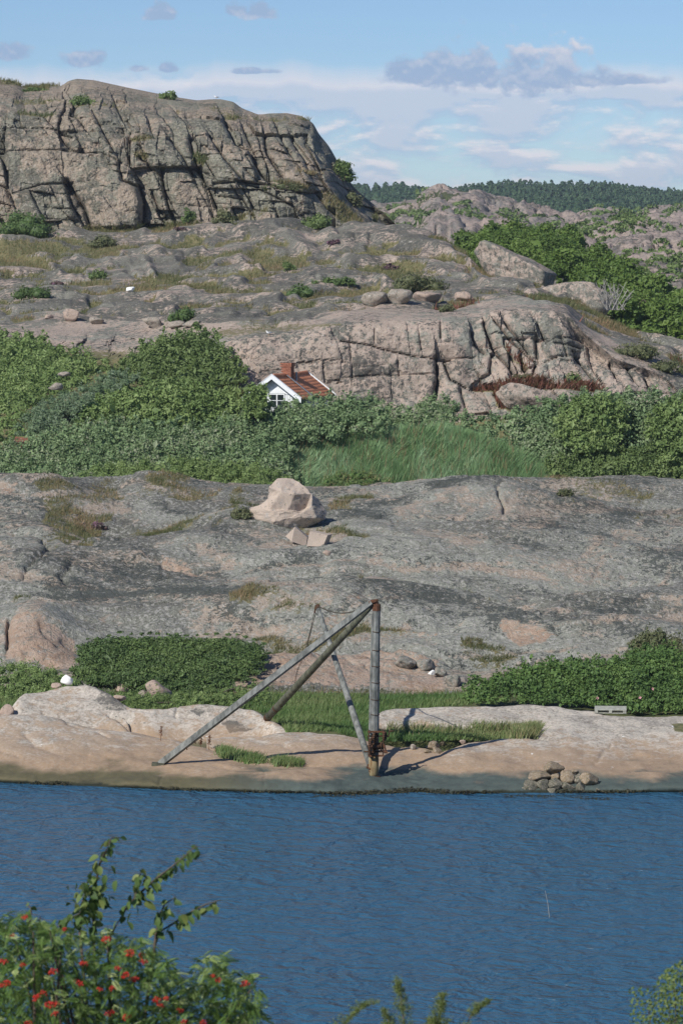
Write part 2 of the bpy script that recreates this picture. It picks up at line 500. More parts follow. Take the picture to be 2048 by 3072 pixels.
LM = {
    'thicket': leaf_mat('thicket_leaf', [(0.129, 0.192, 0.090), (0.194, 0.285, 0.130), (0.271, 0.362, 0.177), (0.336, 0.339, 0.242)]),
    'bright': leaf_mat('bright_leaf', [(0.132, 0.199, 0.065), (0.208, 0.293, 0.097), (0.307, 0.388, 0.151)]),
    'darkbush': leaf_mat('dark_leaf', [(0.103, 0.154, 0.055), (0.160, 0.227, 0.076), (0.220, 0.285, 0.105)]),
    'willow': leaf_mat('silver_leaf', [(0.131, 0.196, 0.097), (0.200, 0.275, 0.153), (0.338, 0.420, 0.291)]),
    'brownish': leaf_mat('olive_leaf', [(0.108, 0.123, 0.057), (0.154, 0.174, 0.081), (0.215, 0.203, 0.114)]),
    'reed': leaf_mat('reed_blade', [(0.151, 0.251, 0.102), (0.226, 0.361, 0.155), (0.344, 0.482, 0.270)]),
    'juniper': leaf_mat('juniper_leaf', [(0.064, 0.106, 0.036), (0.098, 0.157, 0.048), (0.140, 0.200, 0.064)], 0.15),
    'rose': leaf_mat('rose_leaf', [(0.078, 0.139, 0.043), (0.120, 0.206, 0.057), (0.178, 0.268, 0.075)]),
    'grass': leaf_mat('grass_blade', [(0.083, 0.161, 0.043), (0.139, 0.217, 0.065), (0.222, 0.259, 0.101), (0.375, 0.308, 0.170)]),
    'dry': leaf_mat('dry_grass_blade', [(0.090, 0.115, 0.041), (0.127, 0.138, 0.054), (0.241, 0.190, 0.094), (0.343, 0.241, 0.134), (0.254, 0.132, 0.080)]),
    'grove': leaf_mat('grove_leaf', [(0.079, 0.133, 0.031), (0.128, 0.204, 0.044), (0.182, 0.261, 0.062)]),
    'conifer': leaf_mat('conifer_needle', [(0.028, 0.060, 0.025), (0.045, 0.088, 0.036), (0.070, 0.121, 0.048)], 0.1),
    'rowan': leaf_mat('rowan_leaf', [(0.076, 0.143, 0.029), (0.131, 0.216, 0.050), (0.221, 0.301, 0.089), (0.414, 0.473, 0.207)]),
    'shoot': leaf_mat('shoot_leaf', [(0.065, 0.121, 0.034), (0.115, 0.182, 0.053), (0.215, 0.257, 0.076)]),
    'sprig': leaf_mat('sprig_needle', [(0.091, 0.137, 0.035), (0.142, 0.188, 0.051), (0.193, 0.211, 0.080)], 0.2),
    'heather': leaf_mat('heather_sprig', [(0.080, 0.070, 0.045), (0.138, 0.085, 0.090), (0.212, 0.100, 0.168)], 0.1),
    'redweed': leaf_mat('red_leaf', [(0.106, 0.085, 0.034), (0.180, 0.075, 0.050), (0.254, 0.100, 0.067)]),
}


def simple_mat(name, col, rough=0.8, var=0.15, scale=6.0, col2=None, bump=0.0, metal=0.0, stretch=None, spec=0.25):
    m, nt = newmat(name)
    co = nd(nt, 'ShaderNodeTexCoord').outputs['Object']
    if stretch: co = nd(nt, 'ShaderNodeVectorMath', {0: co, 1: stretch}, operation='MULTIPLY').outputs[0]
    n = noise(nt, co, scale, 6, 0.65)
    c = mixc(nt, sstep(nt, n, 0.32, 0.68), [x * (1 - var) for x in col], col2 or [min(1, x * (1 + var)) for x in col])
    finish(nt, c, rough, bumpn(nt, n, bump, 0.03) if bump else None, spec, metal)
    return m


M_wood = simple_mat('weathered_wood', (0.135, 0.142, 0.130), 0.9, 0.35, 5.0, (0.25, 0.255, 0.235), 0.5, stretch=(1, 1, 0.35))
M_woodgreen = simple_mat('algae_wood', (0.075, 0.08, 0.055), 0.9, 0.3, 4.0, (0.14, 0.14, 0.10), 0.5, stretch=(1, 1, 0.5))
M_iron = simple_mat('rusty_iron', (0.055, 0.038, 0.028), 0.75, 0.4, 14.0, (0.13, 0.065, 0.035), 0.4, 0.3)
M_rust = simple_mat('orange_rust', (0.10, 0.05, 0.03), 0.85, 0.4, 14.0, (0.19, 0.085, 0.045), 0.4, 0.1)
M_rope = simple_mat('old_rope', (0.07, 0.06, 0.045), 0.9, 0.3, 30.0)
M_paint = simple_mat('white_paint', (0.78, 0.79, 0.80), 0.6, 0.06, 3.0)
M_wallp = simple_mat('white_boards', (0.74, 0.76, 0.77), 0.7, 0.06, 4.0)
M_glass, _nt = newmat('window_glass'); finish(_nt, (0.02, 0.028, 0.03, 1), 0.08, None, 0.5)
M_tile = simple_mat('roof_tile', (0.66, 0.24, 0.115), 0.85, 0.15, 3.0, (0.74, 0.31, 0.17), 0.3)
M_brick = simple_mat('chimney_brick', (0.30, 0.12, 0.075), 0.9, 0.3, 9.0, (0.40, 0.17, 0.11), 0.4)
M_mortar = simple_mat('mortar', (0.30, 0.20, 0.16), 0.95, 0.1)
M_lead = simple_mat('grey_metal', (0.30, 0.32, 0.34), 0.5, 0.15, 8.0, metal=0.4)
M_pallet = simple_mat('pallet_wood', (0.36, 0.36, 0.31), 0.9, 0.2, 6.0, (0.46, 0.46, 0.40), 0.4)
M_white = simple_mat('white_stone', (0.80, 0.79, 0.76), 0.8, 0.08, 5.0, bump=0.3)
M_bark = simple_mat('bark', (0.10, 0.08, 0.06), 0.9, 0.3, 8.0)
M_greytwig = simple_mat('dead_twig', (0.34, 0.32, 0.29), 0.9, 0.2, 8.0)
M_brownstalk = simple_mat('dry_stalk', (0.16, 0.075, 0.04), 0.9, 0.3, 20.0)
M_berry = simple_mat('rowan_berry', (0.42, 0.012, 0.008), 0.35, 0.25, 30.0, (0.55, 0.03, 0.010), spec=0.5)
M_petal = simple_mat('pink_petal', (0.75, 0.38, 0.42), 0.6, 0.15, 20.0)
M_wpetal = simple_mat('white_petal', (0.80, 0.80, 0.74), 0.6, 0.05, 20.0)
M_feather = simple_mat('white_feather', (0.80, 0.80, 0.80), 0.7, 0.05, 10.0)
M_featherg = simple_mat('grey_feather', (0.32, 0.34, 0.37), 0.7, 0.05, 10.0)
M_beak = simple_mat('yellow_beak', (0.70, 0.42, 0.05), 0.5, 0.05, 10.0)

# ------------------------------------------------------------------ water
wm, nt = newmat('sea_water')
co = nd(nt, 'ShaderNodeTexCoord').outputs['Object']
v1 = nd(nt, 'ShaderNodeMapping', {'Vector': co, 'Rotation': (0, 0, 0.10), 'Scale': (1.0, 1.15, 1.0)}).outputs[0]
wa = noise(nt, v1, 1.05, 3, 0.55, 0.6)
wb = noise(nt, v1, 3.0, 3, 0.55, 0.4)
wc = noise(nt, nd(nt, 'ShaderNodeMapping', {'Vector': co, 'Scale': (0.4, 1.0, 1.0)}).outputs[0], 0.09, 3, 0.5)
hh = mth(nt, 'ADD', mth(nt, 'MULTIPLY', wa, 0.30), mth(nt, 'MULTIPLY', wb, 0.10))
hh = mth(nt, 'MULTIPLY', hh, mth(nt, 'MULTIPLY_ADD', wc, 1.4, 0.30))
finish(nt, (0.028, 0.098, 0.172, 1), 0.22, bumpn(nt, hh, 1.0, 1.5), 0.5)
nt.nodes['Principled BSDF'].inputs['IOR'].default_value = 1.333
wy = np.array([15.0, 60, 80, 100, 118, 130, 150]); wx = np.linspace(-70, 70, 8)
WP = np.stack([*np.broadcast_arrays(wx[None, :], wy[:, None], np.zeros((1, 1)))], -1)
water = mesh_obj('water', WP, gridfaces(len(wy), len(wx)), wm); tag(water, kind='structure')

# ------------------------------------------------------------------ shore rocks (four overlapping slabs)
def attrs0(s): return {k: np.full(s, -.5 if k == 'pink' else 0.) for k in ('lich', 'dark', 'pink', 'veg', 'tone')}


def cracks(PX, PY, lines, ppm):
    """recess (metres) from hand-laid joints: (polyline, depth, width_px, step, reach_px)"""
    d = np.zeros(PX.shape)
    for (line, depth, width, step, reach) in lines:
        x, y = np.asarray(line).T; pad = max(width * 3, reach * 3)
        sel = (PX > x.min() - pad) & (PX < x.max() + pad) & (PY > y.min() - pad) & (PY < y.max() + pad)
        if not sel.any(): continue
        dist, sg = linedist(PX[sel], PY[sel], line)
        g = depth * np.exp(-dist / (width * .62))
        if step: g = g + step * np.where(sg < 0, np.clip(1 - dist / (reach * 2.2), 0, 1), 0)    # the right-hand block stands back
        d[sel] += g
    return d


def shore_slab(name, px, curves, ns, seed, lines=(), darkpoly=(), vegpoly=()):
    if curves[0][0][1] < 2360:
        curves = [[(x, y + 75, d + .2) for x, y, d in curves[0]]] + list(curves); ns = [5] + list(ns)
    PX, PY, P = loft(px, curves, ns, 4.0)
    n = 0.21 * fbm(P, 0.22, 3, off=seed) + 0.045 * fbm(P, 1.1, 4, off=seed + 3)
    wob = fbm(P, 0.8, 3, off=seed + 9) * 10
    c = cracks(PX + wob, PY + wob * 0.5, lines, 84)
    edge = np.ones(P.shape[:2]); edge[:ns[0]] *= 0.5
    P = P.copy(); P[..., 2] += n * edge - c
    a = attrs0(P.shape[:2])
    a['lich'] = ss(PY, 2300, 2130) * 0.75 + 0.25 * fbm(P, 0.3, 3, off=seed + 5) + .28 * ss(PX, 1150, 1500) * ss(PY, 2330, 2260); a['tone'] = .5 * fbm(P, .5, 3, off=seed + 6) + .2
    a['dark'] = -0.75 + 0.7 * ss(c, 0.05, 0.2)
    for p in darkpoly: m = pmask(PX + wob * 2, PY + wob, p, 5); a['dark'] += 1.5 * m; a['lich'] += m * 0.6
    for p in vegpoly: a['veg'] = np.maximum(a['veg'], pmask(PX + wob, PY + wob * .5, p, 6))
    return terrain(name, P, M_shore, a)


wl = [(-320, 2338), (0, 2348), (300, 2360), (520, 2370), (800, 2378), (1100, 2384), (1500, 2379), (2048, 2377), (2400, 2380)]
c_under = [(x, y + 55, Yz(x, y + 55, -1.1)) for x, y in wl]
c_wl = [(x, y, Yz(x, y, 0.0)) for x, y in wl]
c_low = [(x, y - 40, Yz(x, y, 0.0) + 1.1) for x, y in wl]
front_top = [(-320, 2138, 129), (0, 2150, 128.6), (60, 2151, 128.4), (180, 2164, 128), (300, 2184, 127.4), (420, 2200, 126.8), (520, 2214, 126.2),
             (600, 2236, 125.2), (680, 2264, 124.2), (720, 2276, 123.7), (800, 2296, 122.9), (950, 2306, 122.4), (1060, 2309, 122.2), (1160, 2306, 122.2),
             (1260, 2296, 122.6), (1330, 2264, 123.8), (1400, 2232, 125), (1470, 2217, 126), (1610, 2206, 126.6), (1670, 2165, 128.6), (1720, 2146, 129.6),
             (2048, 2142, 130), (2400, 2142, 130)]
px = np.arange(-320, 2400, 3.4)
c_midf = [(x, (y + np.interp(x, *np.array(wl).T) - 40) / 2, (d + np.interp(x, [q[0] for q in c_low], [q[2] for q in c_low])) / 2 - 0.25) for x, y, d in front_top]
c_back = [(x, y + 6, d + 1.2) for x, y, d in front_top]
c_back2 = [(x, y + 30, d + 3.0) for x, y, d in front_top]
shore_slab('shore_rock', px, [c_under, c_wl, c_low, c_midf, front_top, c_back, c_back2], [10, 14, 26, 40, 8, 6], 1.0,
           lines=[([(200, 2172), (290, 2188), (330, 2210)], .10, 5, 0, 1), ([(480, 2370), (488, 2330)], .04, 4, 0, 1), ([(0, 2260), (40, 2265), (60, 2275)], .06, 4, 0, 1),
                  ([(70, 2200), (110, 2240), (170, 2262), (260, 2262)], .07, 12, 0, 1), ([(780, 2300), (790, 2330), (786, 2370)], .025, 4, 0, 1),
                  ([(1440, 2210), (1560, 2216), (1640, 2222)], .08, 5, 0, 1), ([(1780, 2290), (1840, 2230), (1960, 2190)], .05, 5, 0, 1)],
           vegpoly=[[(2010, 2165), (2060, 2165), (2060, 2205), (2020, 2195)]])
s2_top = [(-320, 2125, 130), (-60, 2140, 130), (30, 2150, 130.2), (46, 2118, 131), (56, 2094, 131.8), (100, 2079, 132.4), (180, 2070, 132.8), (265, 2067, 132.8), (310, 2078, 132.4),
          (350, 2104, 131.4), (385, 2128, 130.6), (430, 2132, 130.4), (500, 2124, 130.8), (588, 2110, 131.4), (690, 2117, 131.2), (770, 2128, 130.8), (830, 2168, 129), (900, 2205, 127.6), (960, 2220, 127)]
px2 = np.arange(-320, 960, 3.4)
s2_mid = [(x, y + (22 if x < 400 else 30), d - 1.0) for x, y, d in s2_top]
s2_bot = [(x, 2225 if x < 500 else 2240, 128.3) for x in (-320, 500, 560, 960)]
shore_slab('shore_rock', px2, [s2_bot, s2_mid, s2_top, [(x, y + 8, d + 1.4) for x, y, d in s2_top], [(x, y + 40, d + 3) for x, y, d in s2_top]], [30, 16, 8, 6], 5.0,
           lines=[([(335, 2155), (385, 2160), (400, 2198)], .25, 7, 0.15, 20), ([(130, 2145), (140, 2155)], .1, 5, 0, 1), ([(532, 2120), (530, 2145)], .10, 4, 0, 1),
                  ([(380, 2130), (440, 2138), (540, 2140), (620, 2142)], .08, 5, 0, 1), ([(360, 2165), (390, 2190)], .2, 8, 0, 1)],
           darkpoly=[[(268, 2098), (300, 2075), (330, 2085), (378, 2132), (340, 2138), (300, 2128)], [(556, 2120), (590, 2117), (632, 2135), (600, 2140)], [(668, 2165), (700, 2160), (770, 2188), (790, 2196), (690, 2200)]])
s3_top = [(620, 2215, 126.2), (700, 2203, 126.8), (780, 2205, 126.7), (850, 2198, 127), (940, 2188, 127.4), (1010, 2193, 127.2), (1083, 2214, 126.4), (1150, 2231, 125.7), (1250, 2250, 125),
          (1300, 2263, 124.4), (1350, 2282, 123.6), (1420, 2305, 122.6), (1480, 2320, 122)]
px3 = np.arange(620, 1480, 3.4)
s3_bot = [(620, 2300, 124.0), (700, 2292, 124.0), (800, 2304, 122.7), (950, 2316, 122.1), (1100, 2322, 121.8), (1300, 2318, 121.9), (1480, 2345, 121)]
s3_mid = [(x, y * 0.62 + np.interp(x, [q[0] for q in s3_bot], [q[1] for q in s3_bot]) * 0.38, d * 0.55 + 0.45 * np.interp(x, [q[0] for q in s3_bot], [q[2] for q in s3_bot]) - .1) for x, y, d in s3_top]
shore_slab('shore_rock', px3, [s3_bot, s3_mid, s3_top, [(x, y + 8, d + 1.3) for x, y, d in s3_top], [(x, y + 40, d + 3) for x, y, d in s3_top]], [26, 18, 8, 6], 9.0,
           lines=[([(700, 2200), (850, 2240), (880, 2262)], .04, 8, 0, 1)])
s4_top = [(1110, 2172, 128.4), (1140, 2146, 129.4), (1180, 2133, 130), (1300, 2123, 130.6), (1400, 2122, 130.6), (1500, 2124, 130.5), (1780, 2136, 130.4), (1850, 2142, 130)]
px4 = np.arange(1110, 1850, 3.4)
s4_bot = [(1110, 2178, 128), (1160, 2182, 127.9), (1400, 2192, 127.6), (1850, 2200, 127.4)]
shore_slab('shore_rock', px4, [s4_bot, [(x, y + 14, d - .8) for x, y, d in s4_top], s4_top, [(x, y + 6, d + 1.2) for x, y, d in s4_top], [(x, y + 30, d + 3) for x, y, d in s4_top]], [16, 12, 6, 5], 13.0)

# meadow ground behind the shore rocks
gx = np.linspace(-24, 24, 160); gy = np.linspace(124.5, 148, 70)
G = np.stack([*np.broadcast_arrays(gx[None, :], gy[:, None], np.zeros((1, 1)))], -1).astype(float).copy()
G[..., 2] = 0.84 + (G[..., 1] - 126) * 0.016 + 0.12 * fbm(G, 0.3, 3, off=2)
G[..., 2] -= 1.0 * ss(G[..., 1], 131.6, 130.2) * ss(G[..., 0], -2.7, -3.4)
G[..., 2] -= .9 * ss(G[..., 1], 129.5, 127.5) * np.maximum(ss(G[..., 0], -1.8, -2.8), ss(G[..., 0], 5.5, 6.5)) + .6 * ss(G[..., 1], 127.2, 126.0) + .5 * ss(G[..., 1], 131.5, 129.8) * ss(G[..., 0], 7, 8)
ga = attrs0(G.shape[:2]); ga['veg'][:] = 1
M_meadow = simple_mat('meadow_soil', (0.06, 0.085, 0.028), 0.95, 0.3, 1.2, (0.12, 0.125, 0.05), 0.5)
terrain('ground', G, M_meadow, ga)

# ------------------------------------------------------------------ lichen-grey rock dome
px = np.arange(-330, 2400, 3.4)
crest = [(-330, 1425, 181), (0, 1418, 181), (120, 1424, 181), (200, 1440, 181), (270, 1466, 181), (325, 1482, 182), (360, 1475, 183), (395, 1458, 184), (480, 1452, 184), (600, 1462, 184),
         (820, 1461, 184), (1000, 1472, 184), (1160, 1484, 183), (1280, 1480, 183), (1400, 1478, 183), (1480, 1464, 184), (1530, 1446, 185), (1600, 1438, 186), (1750, 1434, 186), (1950, 1440, 186), (2048, 1448, 186), (2400, 1455, 186)]


def flat(py, Y, var=None): return [(-330, py, Y), (2400, py, Y)] if var is None else [(x, py + a, Y + b) for x, a, b in var]


cv = [flat(2125, 135), flat(2040, 141), flat(1960, 145), flat(1860, 150), flat(1760, 156), flat(1660, 163), flat(1560, 171),
      [(x, y + 34, d - 5) for x, y, d in crest], crest, [(x, y + 5, d + 4) for x, y, d in crest], [(x, y + 40, d + 14) for x, y, d in crest]]
PX, PY, P = loft(px, cv, [14, 26, 32, 32, 32, 32, 26, 14, 6, 6], 5.0)
P = P.copy()
face = ss(PY, 2100, 2050)
hump = np.zeros(PX.shape)
for (hx, hy, rx, ry, a) in [(690, 1590, 190, 60, .55), (480, 1700, 330, 60, .35), (1450, 1520, 260, 50, .55), (1300, 1700, 420, 130, .5), (60, 1480, 240, 60, .4), (60, 1750, 190, 120, .6),
                            (100, 1930, 130, 75, .85), (470, 1490, 110, 25, .4), (1780, 1900, 260, 60, .3), (700, 1850, 330, 45, .25), (850, 2010, 260, 30, .35), (1230, 1990, 190, 35, .4),
                            (1050, 1860, 260, 40, .35), (320, 1600, 120, 35, -.45), (930, 1640, 90, 26, -.35), (560, 1610, 110, 22, -.3), (850, 1580, 80, 30, -.1), (1700, 1560, 400, 25, -.2)]:
    hump += a * np.exp(-((PX - hx) / rx) ** 2 - ((PY - hy) / ry) ** 2)
wob = fbm(P, 0.35, 3, off=4) * 16
LN = [([(480, 1735), (620, 1762), (740, 1785), (860, 1788), (940, 1800)], .22, 6, .30, 40), ([(640, 1802), (760, 1812), (900, 1806)], .12, 5, .12, 26),
      ([(1495, 1520), (1500, 1570)], .35, 4, .1, 14), ([(1130, 1788), (1250, 1795), (1400, 1810), (1500, 1850)], .22, 5, .3, 60), ([(220, 1770), (180, 1790), (195, 1800)], .3, 6, 0, 1),
      ([(110, 1740), (145, 1715), (140, 1680)], .25, 6, 0, 1), ([(30, 1930), (25, 1985)], .5, 5, .1, 12), ([(255, 1990), (280, 1940)], .2, 5, 0, 1), ([(1380, 1905), (1500, 1880), (1580, 1885)], .12, 4, .12, 30),
      ([(760, 1920), (930, 1925), (1100, 1925), (1340, 1935)], .18, 5, .2, 25), ([(1160, 1990), (1330, 2005), (1420, 2030)], .18, 5, .15, 20), ([(820, 2005), (1020, 1990), (1150, 2010)], .15, 5, .15, 20),
      ([(1560, 1495), (1700, 1512), (2048, 1530)], .15, 6, .15, 30), ([(0, 1625), (90, 1640), (140, 1690), (130, 1760), (60, 1790)], .2, 6, .1, 20), ([(350, 1560), (480, 1520), (640, 1525)], .12, 5, 0, 1),
      ([(1840, 1900), (1860, 1940), (1890, 1945)], .08, 5, 0, 1), ([(400, 1660), (520, 1640), (660, 1600)], .12, 5, 0, 1), ([(1250, 1680), (1500, 1690), (1800, 1720), (2048, 1740)], .05, 4, .05, 20)]
cr = cracks(PX + wob, PY + wob * 0.6, LN, 65)
f1, e1, cid, ox, oy = vor2(P[..., 0] / 7.5 + fbm(P, .2, 2, off=8) * .5, P[..., 1] / 4.2 + fbm(P, .2, 2, off=6) * .5, 3)
joint = np.exp(-(e1 / 0.035) ** 2) * 0.10 * ss(fbm(P, 0.12, 2, off=11), -0.1, 0.3)
low = 0.50 * fbm(P, 0.13, 3, off=14, ani=(.45, 1, 1))
_sq = 3.2 * (fbm(P, 0.20, 4, off=21, ani=(.45, 1, 1)) + 1); sheet = 0.15 * (np.floor(_sq) + ss(_sq - np.floor(_sq), .80, .98))
small = 0.05 * fbm(P, 0.75, 4, off=17)
vis = ss(PY, 1425, 1500) * 0.85 + 0.15
P[..., 2] += (hump * 1.5 * vis + (low * 1.15 + sheet) * vis + small * (0.4 + .6 * vis) - cr - joint - 0.06) * face
a = attrs0(PX.shape)
Pw = P.copy(); wq = fbm(P, .09, 3, off=44); Pw[..., 1] += wq * 7 + .22 * hump * 20; Pw[..., 0] += fbm(P, .09, 3, off=45) * 4
st = fbm(Pw, .42, 5, off=30, ani=(.26, 1, 1), gain=.6)
st2 = fbm(Pw, .30, 5, off=33, ani=(.30, 1, 1), gain=.62)
a['lich'] = .78 + .75 * st + .06 * ss(PX, 900, 1500)
a['tone'] = .08 + 1.5 * fbm(Pw, .16, 4, off=36, ani=(.45, 1, 1)) + .5 * st2 + .25 * ss(PX, 850, 1300) - .12
a['dark'] = -.12 + .85 * st2 + .15 * ss(PX, 500, 100) * ss(PY, 1850, 1700)
for hx, hy, rx, ry, v in [(1400, 1720, 450, 90, .5), (620, 1700, 180, 40, .5), (60, 1660, 120, 50, .4), (620, 1880, 300, 40, .3), (1250, 1600, 250, 40, .35)]:
    q = v * np.exp(-((PX - hx) / rx) ** 2 - ((PY - hy) / ry) ** 2); a['tone'] += q; a['dark'] -= .5 * q
for ln, wdt, v in [([(560, 1625), (680, 1592), (860, 1640), (980, 1700), (1080, 1765)], 26, .8), ([(640, 1650), (800, 1700), (960, 1745), (1150, 1775)], 14, .6), ([(1000, 1602), (1180, 1548), (1400, 1503), (1500, 1480)], 12, .8), ([(1120, 1590), (1300, 1530), (1480, 1500), (1700, 1528), (1950, 1560)], 13, .8),  # dark rock streaks, among them painted shade on the lee of a hump
                   ([(1050, 1798), (1300, 1818), (1480, 1858), (1560, 1900)], 20, .9), ([(1380, 1905), (1600, 1895), (1800, 1920), (1880, 1945)], 28, .7), ([(130, 1790), (400, 1792), (650, 1830), (800, 1852)], 24, .7), ([(240, 1645), (450, 1662), (640, 1738)], 16, .6), ([(0, 1440), (160, 1450), (320, 1500)], 14, .5), ([(0, 1570), (110, 1590), (200, 1640)], 12, .5),
                   ([(1560, 1600), (1800, 1620), (2060, 1660)], 16, .5), ([(1180, 1660), (1450, 1655), (1700, 1700)], 10, .4), ([(1300, 1760), (1600, 1790), (1900, 1850), (2060, 1870)], 12, .5), ([(350, 1890), (560, 1870), (760, 1890)], 12, .45), ([(820, 1600), (900, 1560), (1000, 1530)], 14, .5)]:
    dd_, _ = linedist(PX + wob * 2.5, PY + wob * 1.2, ln); q = v * np.exp(-(dd_ / wdt) ** 2) * (.65 + .9 * st2); a['dark'] += .62 * q; a['tone'] -= .6 * q; a['lich'] += .4 * q
for ln, wdt, v in [([(620, 1590), (690, 1562), (760, 1590)], 16, .9), ([(490, 1690), (640, 1720), (760, 1760)], 18, .8), ([(1010, 1620), (1200, 1575), (1330, 1555)], 12, .8), ([(1300, 1540), (1430, 1548), (1660, 1560)], 10, .8), ([(1280, 1922), (1480, 1892), (1580, 1884)], 4, 1.5), ([(980, 1700), (1300, 1680), (1700, 1760)], 40, .5), ([(0, 1640), (120, 1660)], 20, .6)]:  # pale veins, plus sunlit ridges painted into the tone
    dd_, _ = linedist(PX + wob * 2.0, PY + wob, ln); q = v * np.exp(-(dd_ / wdt) ** 2); a['tone'] += q; a['lich'] -= .35 * q; a['dark'] -= .5 * q
for poly, v in [([(100, 1530), (420, 1620), (520, 1660), (700, 1700), (760, 1730), (430, 1760), (180, 1780), (60, 1700)], .25), ([(130, 1780), (560, 1770), (640, 1840), (400, 1850), (130, 1850)], .45),
                ([(1000, 1800), (1500, 1840), (1700, 1900), (1880, 1930), (1600, 1960), (1100, 1850)], .30), ([(560, 1600), (850, 1590), (950, 1700), (900, 1740), (650, 1690)], .25),
                ([(1000, 1540), (1480, 1500), (1900, 1540), (1600, 1570), (1300, 1560), (1000, 1600)], .25), ([(0, 1430), (320, 1480), (250, 1520), (0, 1500)], .15)]:
    q = v * pmask(PX + wob * 3, PY + wob, poly, 25); a['dark'] += .7 * q; a['tone'] -= .9 * q
for poly, v in [([(480, 1715), (600, 1738), (740, 1762), (850, 1770), (930, 1780), (920, 1800), (800, 1796), (700, 1780), (560, 1765), (470, 1745)], .75), ([(640, 1795), (820, 1800), (900, 1815), (830, 1850), (660, 1825)], .42),
                ([(20, 1925), (130, 1930), (225, 1940), (215, 2020), (30, 2010)], .9), ([(660, 2000), (770, 1985), (1130, 1985), (1340, 2015), (1330, 2090), (680, 2085)], .85), ([(760, 1905), (1050, 1900), (1380, 1935), (1390, 1965), (1060, 1965), (800, 1960)], .5),
                ([(1470, 1920), (1500, 1910), (1680, 1955), (1660, 1975), (1560, 1975)], .9), ([(1000, 1592), (1240, 1570), (1340, 1560), (1200, 1600), (1010, 1622)], .38), ([(1300, 1520), (1660, 1550), (1640, 1568), (1440, 1560), (1290, 1540)], .35),
                ([(1720, 1648), (1930, 1680), (1925, 1690), (1720, 1660)], .55), ([(330, 1640), (560, 1660), (640, 1690), (480, 1700), (380, 1690)], .28), ([(0, 1520), (90, 1500), (80, 1515), (0, 1540)], .6), ([(0, 1620), (110, 1640), (90, 1680), (0, 1690)], .35),
                ([(1760, 1445), (2048, 1455), (1960, 1490), (1720, 1480)], .3), ([(450, 1830), (520, 1826), (500, 1838), (455, 1838)], .6), ([(950, 1860), (1130, 1855), (1120, 1880), (950, 1885)], .45)]:
    a['pink'] = np.maximum(a['pink'], -.5 + (v + .45) * pmask(PX + wob * 2, PY + wob, poly, 7))
VEGB = [([(120, 1490), (330, 1490), (360, 1520), (320, 1600), (520, 1560), (640, 1580), (470, 1620), (280, 1640), (260, 1700), (130, 1720), (160, 1640), (100, 1600)], .62),
        ([(470, 1500), (640, 1498), (650, 1512), (520, 1530), (440, 1540)], .8), ([(960, 1535), (1130, 1520), (1120, 1540), (1000, 1570)], .8), ([(870, 1640), (1000, 1650), (1100, 1680), (1080, 1705), (900, 1680)], .75),
        ([(1650, 1470), (1940, 1490), (1960, 1510), (1760, 1515), (1660, 1500)], .75), ([(1660, 1530), (2048, 1535), (2048, 1550), (1700, 1545)], .65), ([(700, 1855), (780, 1850), (900, 1870), (1000, 1890), (700, 1885)], .8),
        ([(1100, 1775), (1300, 1790), (1480, 1830), (1490, 1838), (1300, 1805), (1100, 1790)], .75), ([(780, 1940), (1020, 1930), (1260, 1935), (1220, 1955), (800, 1965)], .75), ([(760, 1530), (620, 1650), (560, 1640), (700, 1540)], .3),
        ([(1400, 1980), (1580, 1985), (1500, 2010), (1400, 1995)], .7), ([(40, 1860), (130, 1840), (125, 1870), (60, 1880)], .6), ([(560, 1620), (640, 1630), (800, 1650), (620, 1655)], .4), ([(720, 1500), (760, 1540), (690, 1560), (680, 1530)], .7)]
for poly, v in VEGB:
    a['veg'] = np.maximum(a['veg'], (v * .82 + .5 * st) * pmask(PX + wob * 3.5, PY + wob * 1.8, poly, 16))
a['veg'] = np.maximum(a['veg'], ss(PY, 2075, 2100))
a['pink'] += np.where(a['dark'] > .6, -.1, 0)
terrain('lichen_rock', P, M_mid, a)
MIDV = (PX, PY, P, a['veg'].copy())

# ------------------------------------------------------------------ back slope: valley floor, pink wall, upper slope
px = np.arange(-330, 2400, 3.2)
walltop = [(-330, 1010, 216), (0, 1010, 216), (150, 1000, 216), (350, 1010, 214), (500, 1020, 210), (640, 1012, 206), (760, 1006, 204), (900, 996, 204), (980, 976, 204), (1100, 962, 204.5), (1320, 960, 204.5),
           (1390, 960, 205), (1440, 950, 206), (1480, 930, 206), (1600, 925, 206), (1700, 940, 205.5), (1750, 992, 204.5), (1790, 1026, 204), (1850, 1076, 203), (1950, 1108, 203), (2040, 1150, 203), (2400, 1200, 204)]
wallbase = [(-330, 1330, 190), (400, 1330, 190), (600, 1300, 197), (900, 1300, 200), (1300, 1280, 200.5), (1500, 1260, 200.5), (1800, 1240, 200), (2400, 1290, 198)]
up1 = [(-330, 960, 225), (0, 960, 225), (350, 962, 224), (640, 975, 214), (900, 962, 212), (980, 945, 212), (1100, 930, 214), (1320, 925, 215), (1400, 905, 216), (1560, 899, 215), (1640, 904, 214), (1700, 926, 212), (1750, 972, 210), (1800, 1010, 209), (1900, 1060, 208), (2048, 1090, 208), (2400, 1120, 208)]
up2 = [(-330, 880, 245), (0, 880, 245), (640, 890, 236), (980, 890, 234), (1200, 880, 236), (1400, 880, 234), (1560, 880, 230), (1700, 905, 225), (1800, 960, 220), (1900, 1015, 216), (2048, 1045, 214), (2400, 1075, 214)]
up3 = [(-330, 790, 268), (0, 790, 268), (640, 800, 262), (980, 800, 258), (1200, 790, 256), (1340, 800, 252), (1420, 835, 246), (1560, 860, 238), (1700, 890, 230), (1800, 945, 224), (1900, 1000, 219), (2048, 1032, 216), (2400, 1064, 216)]
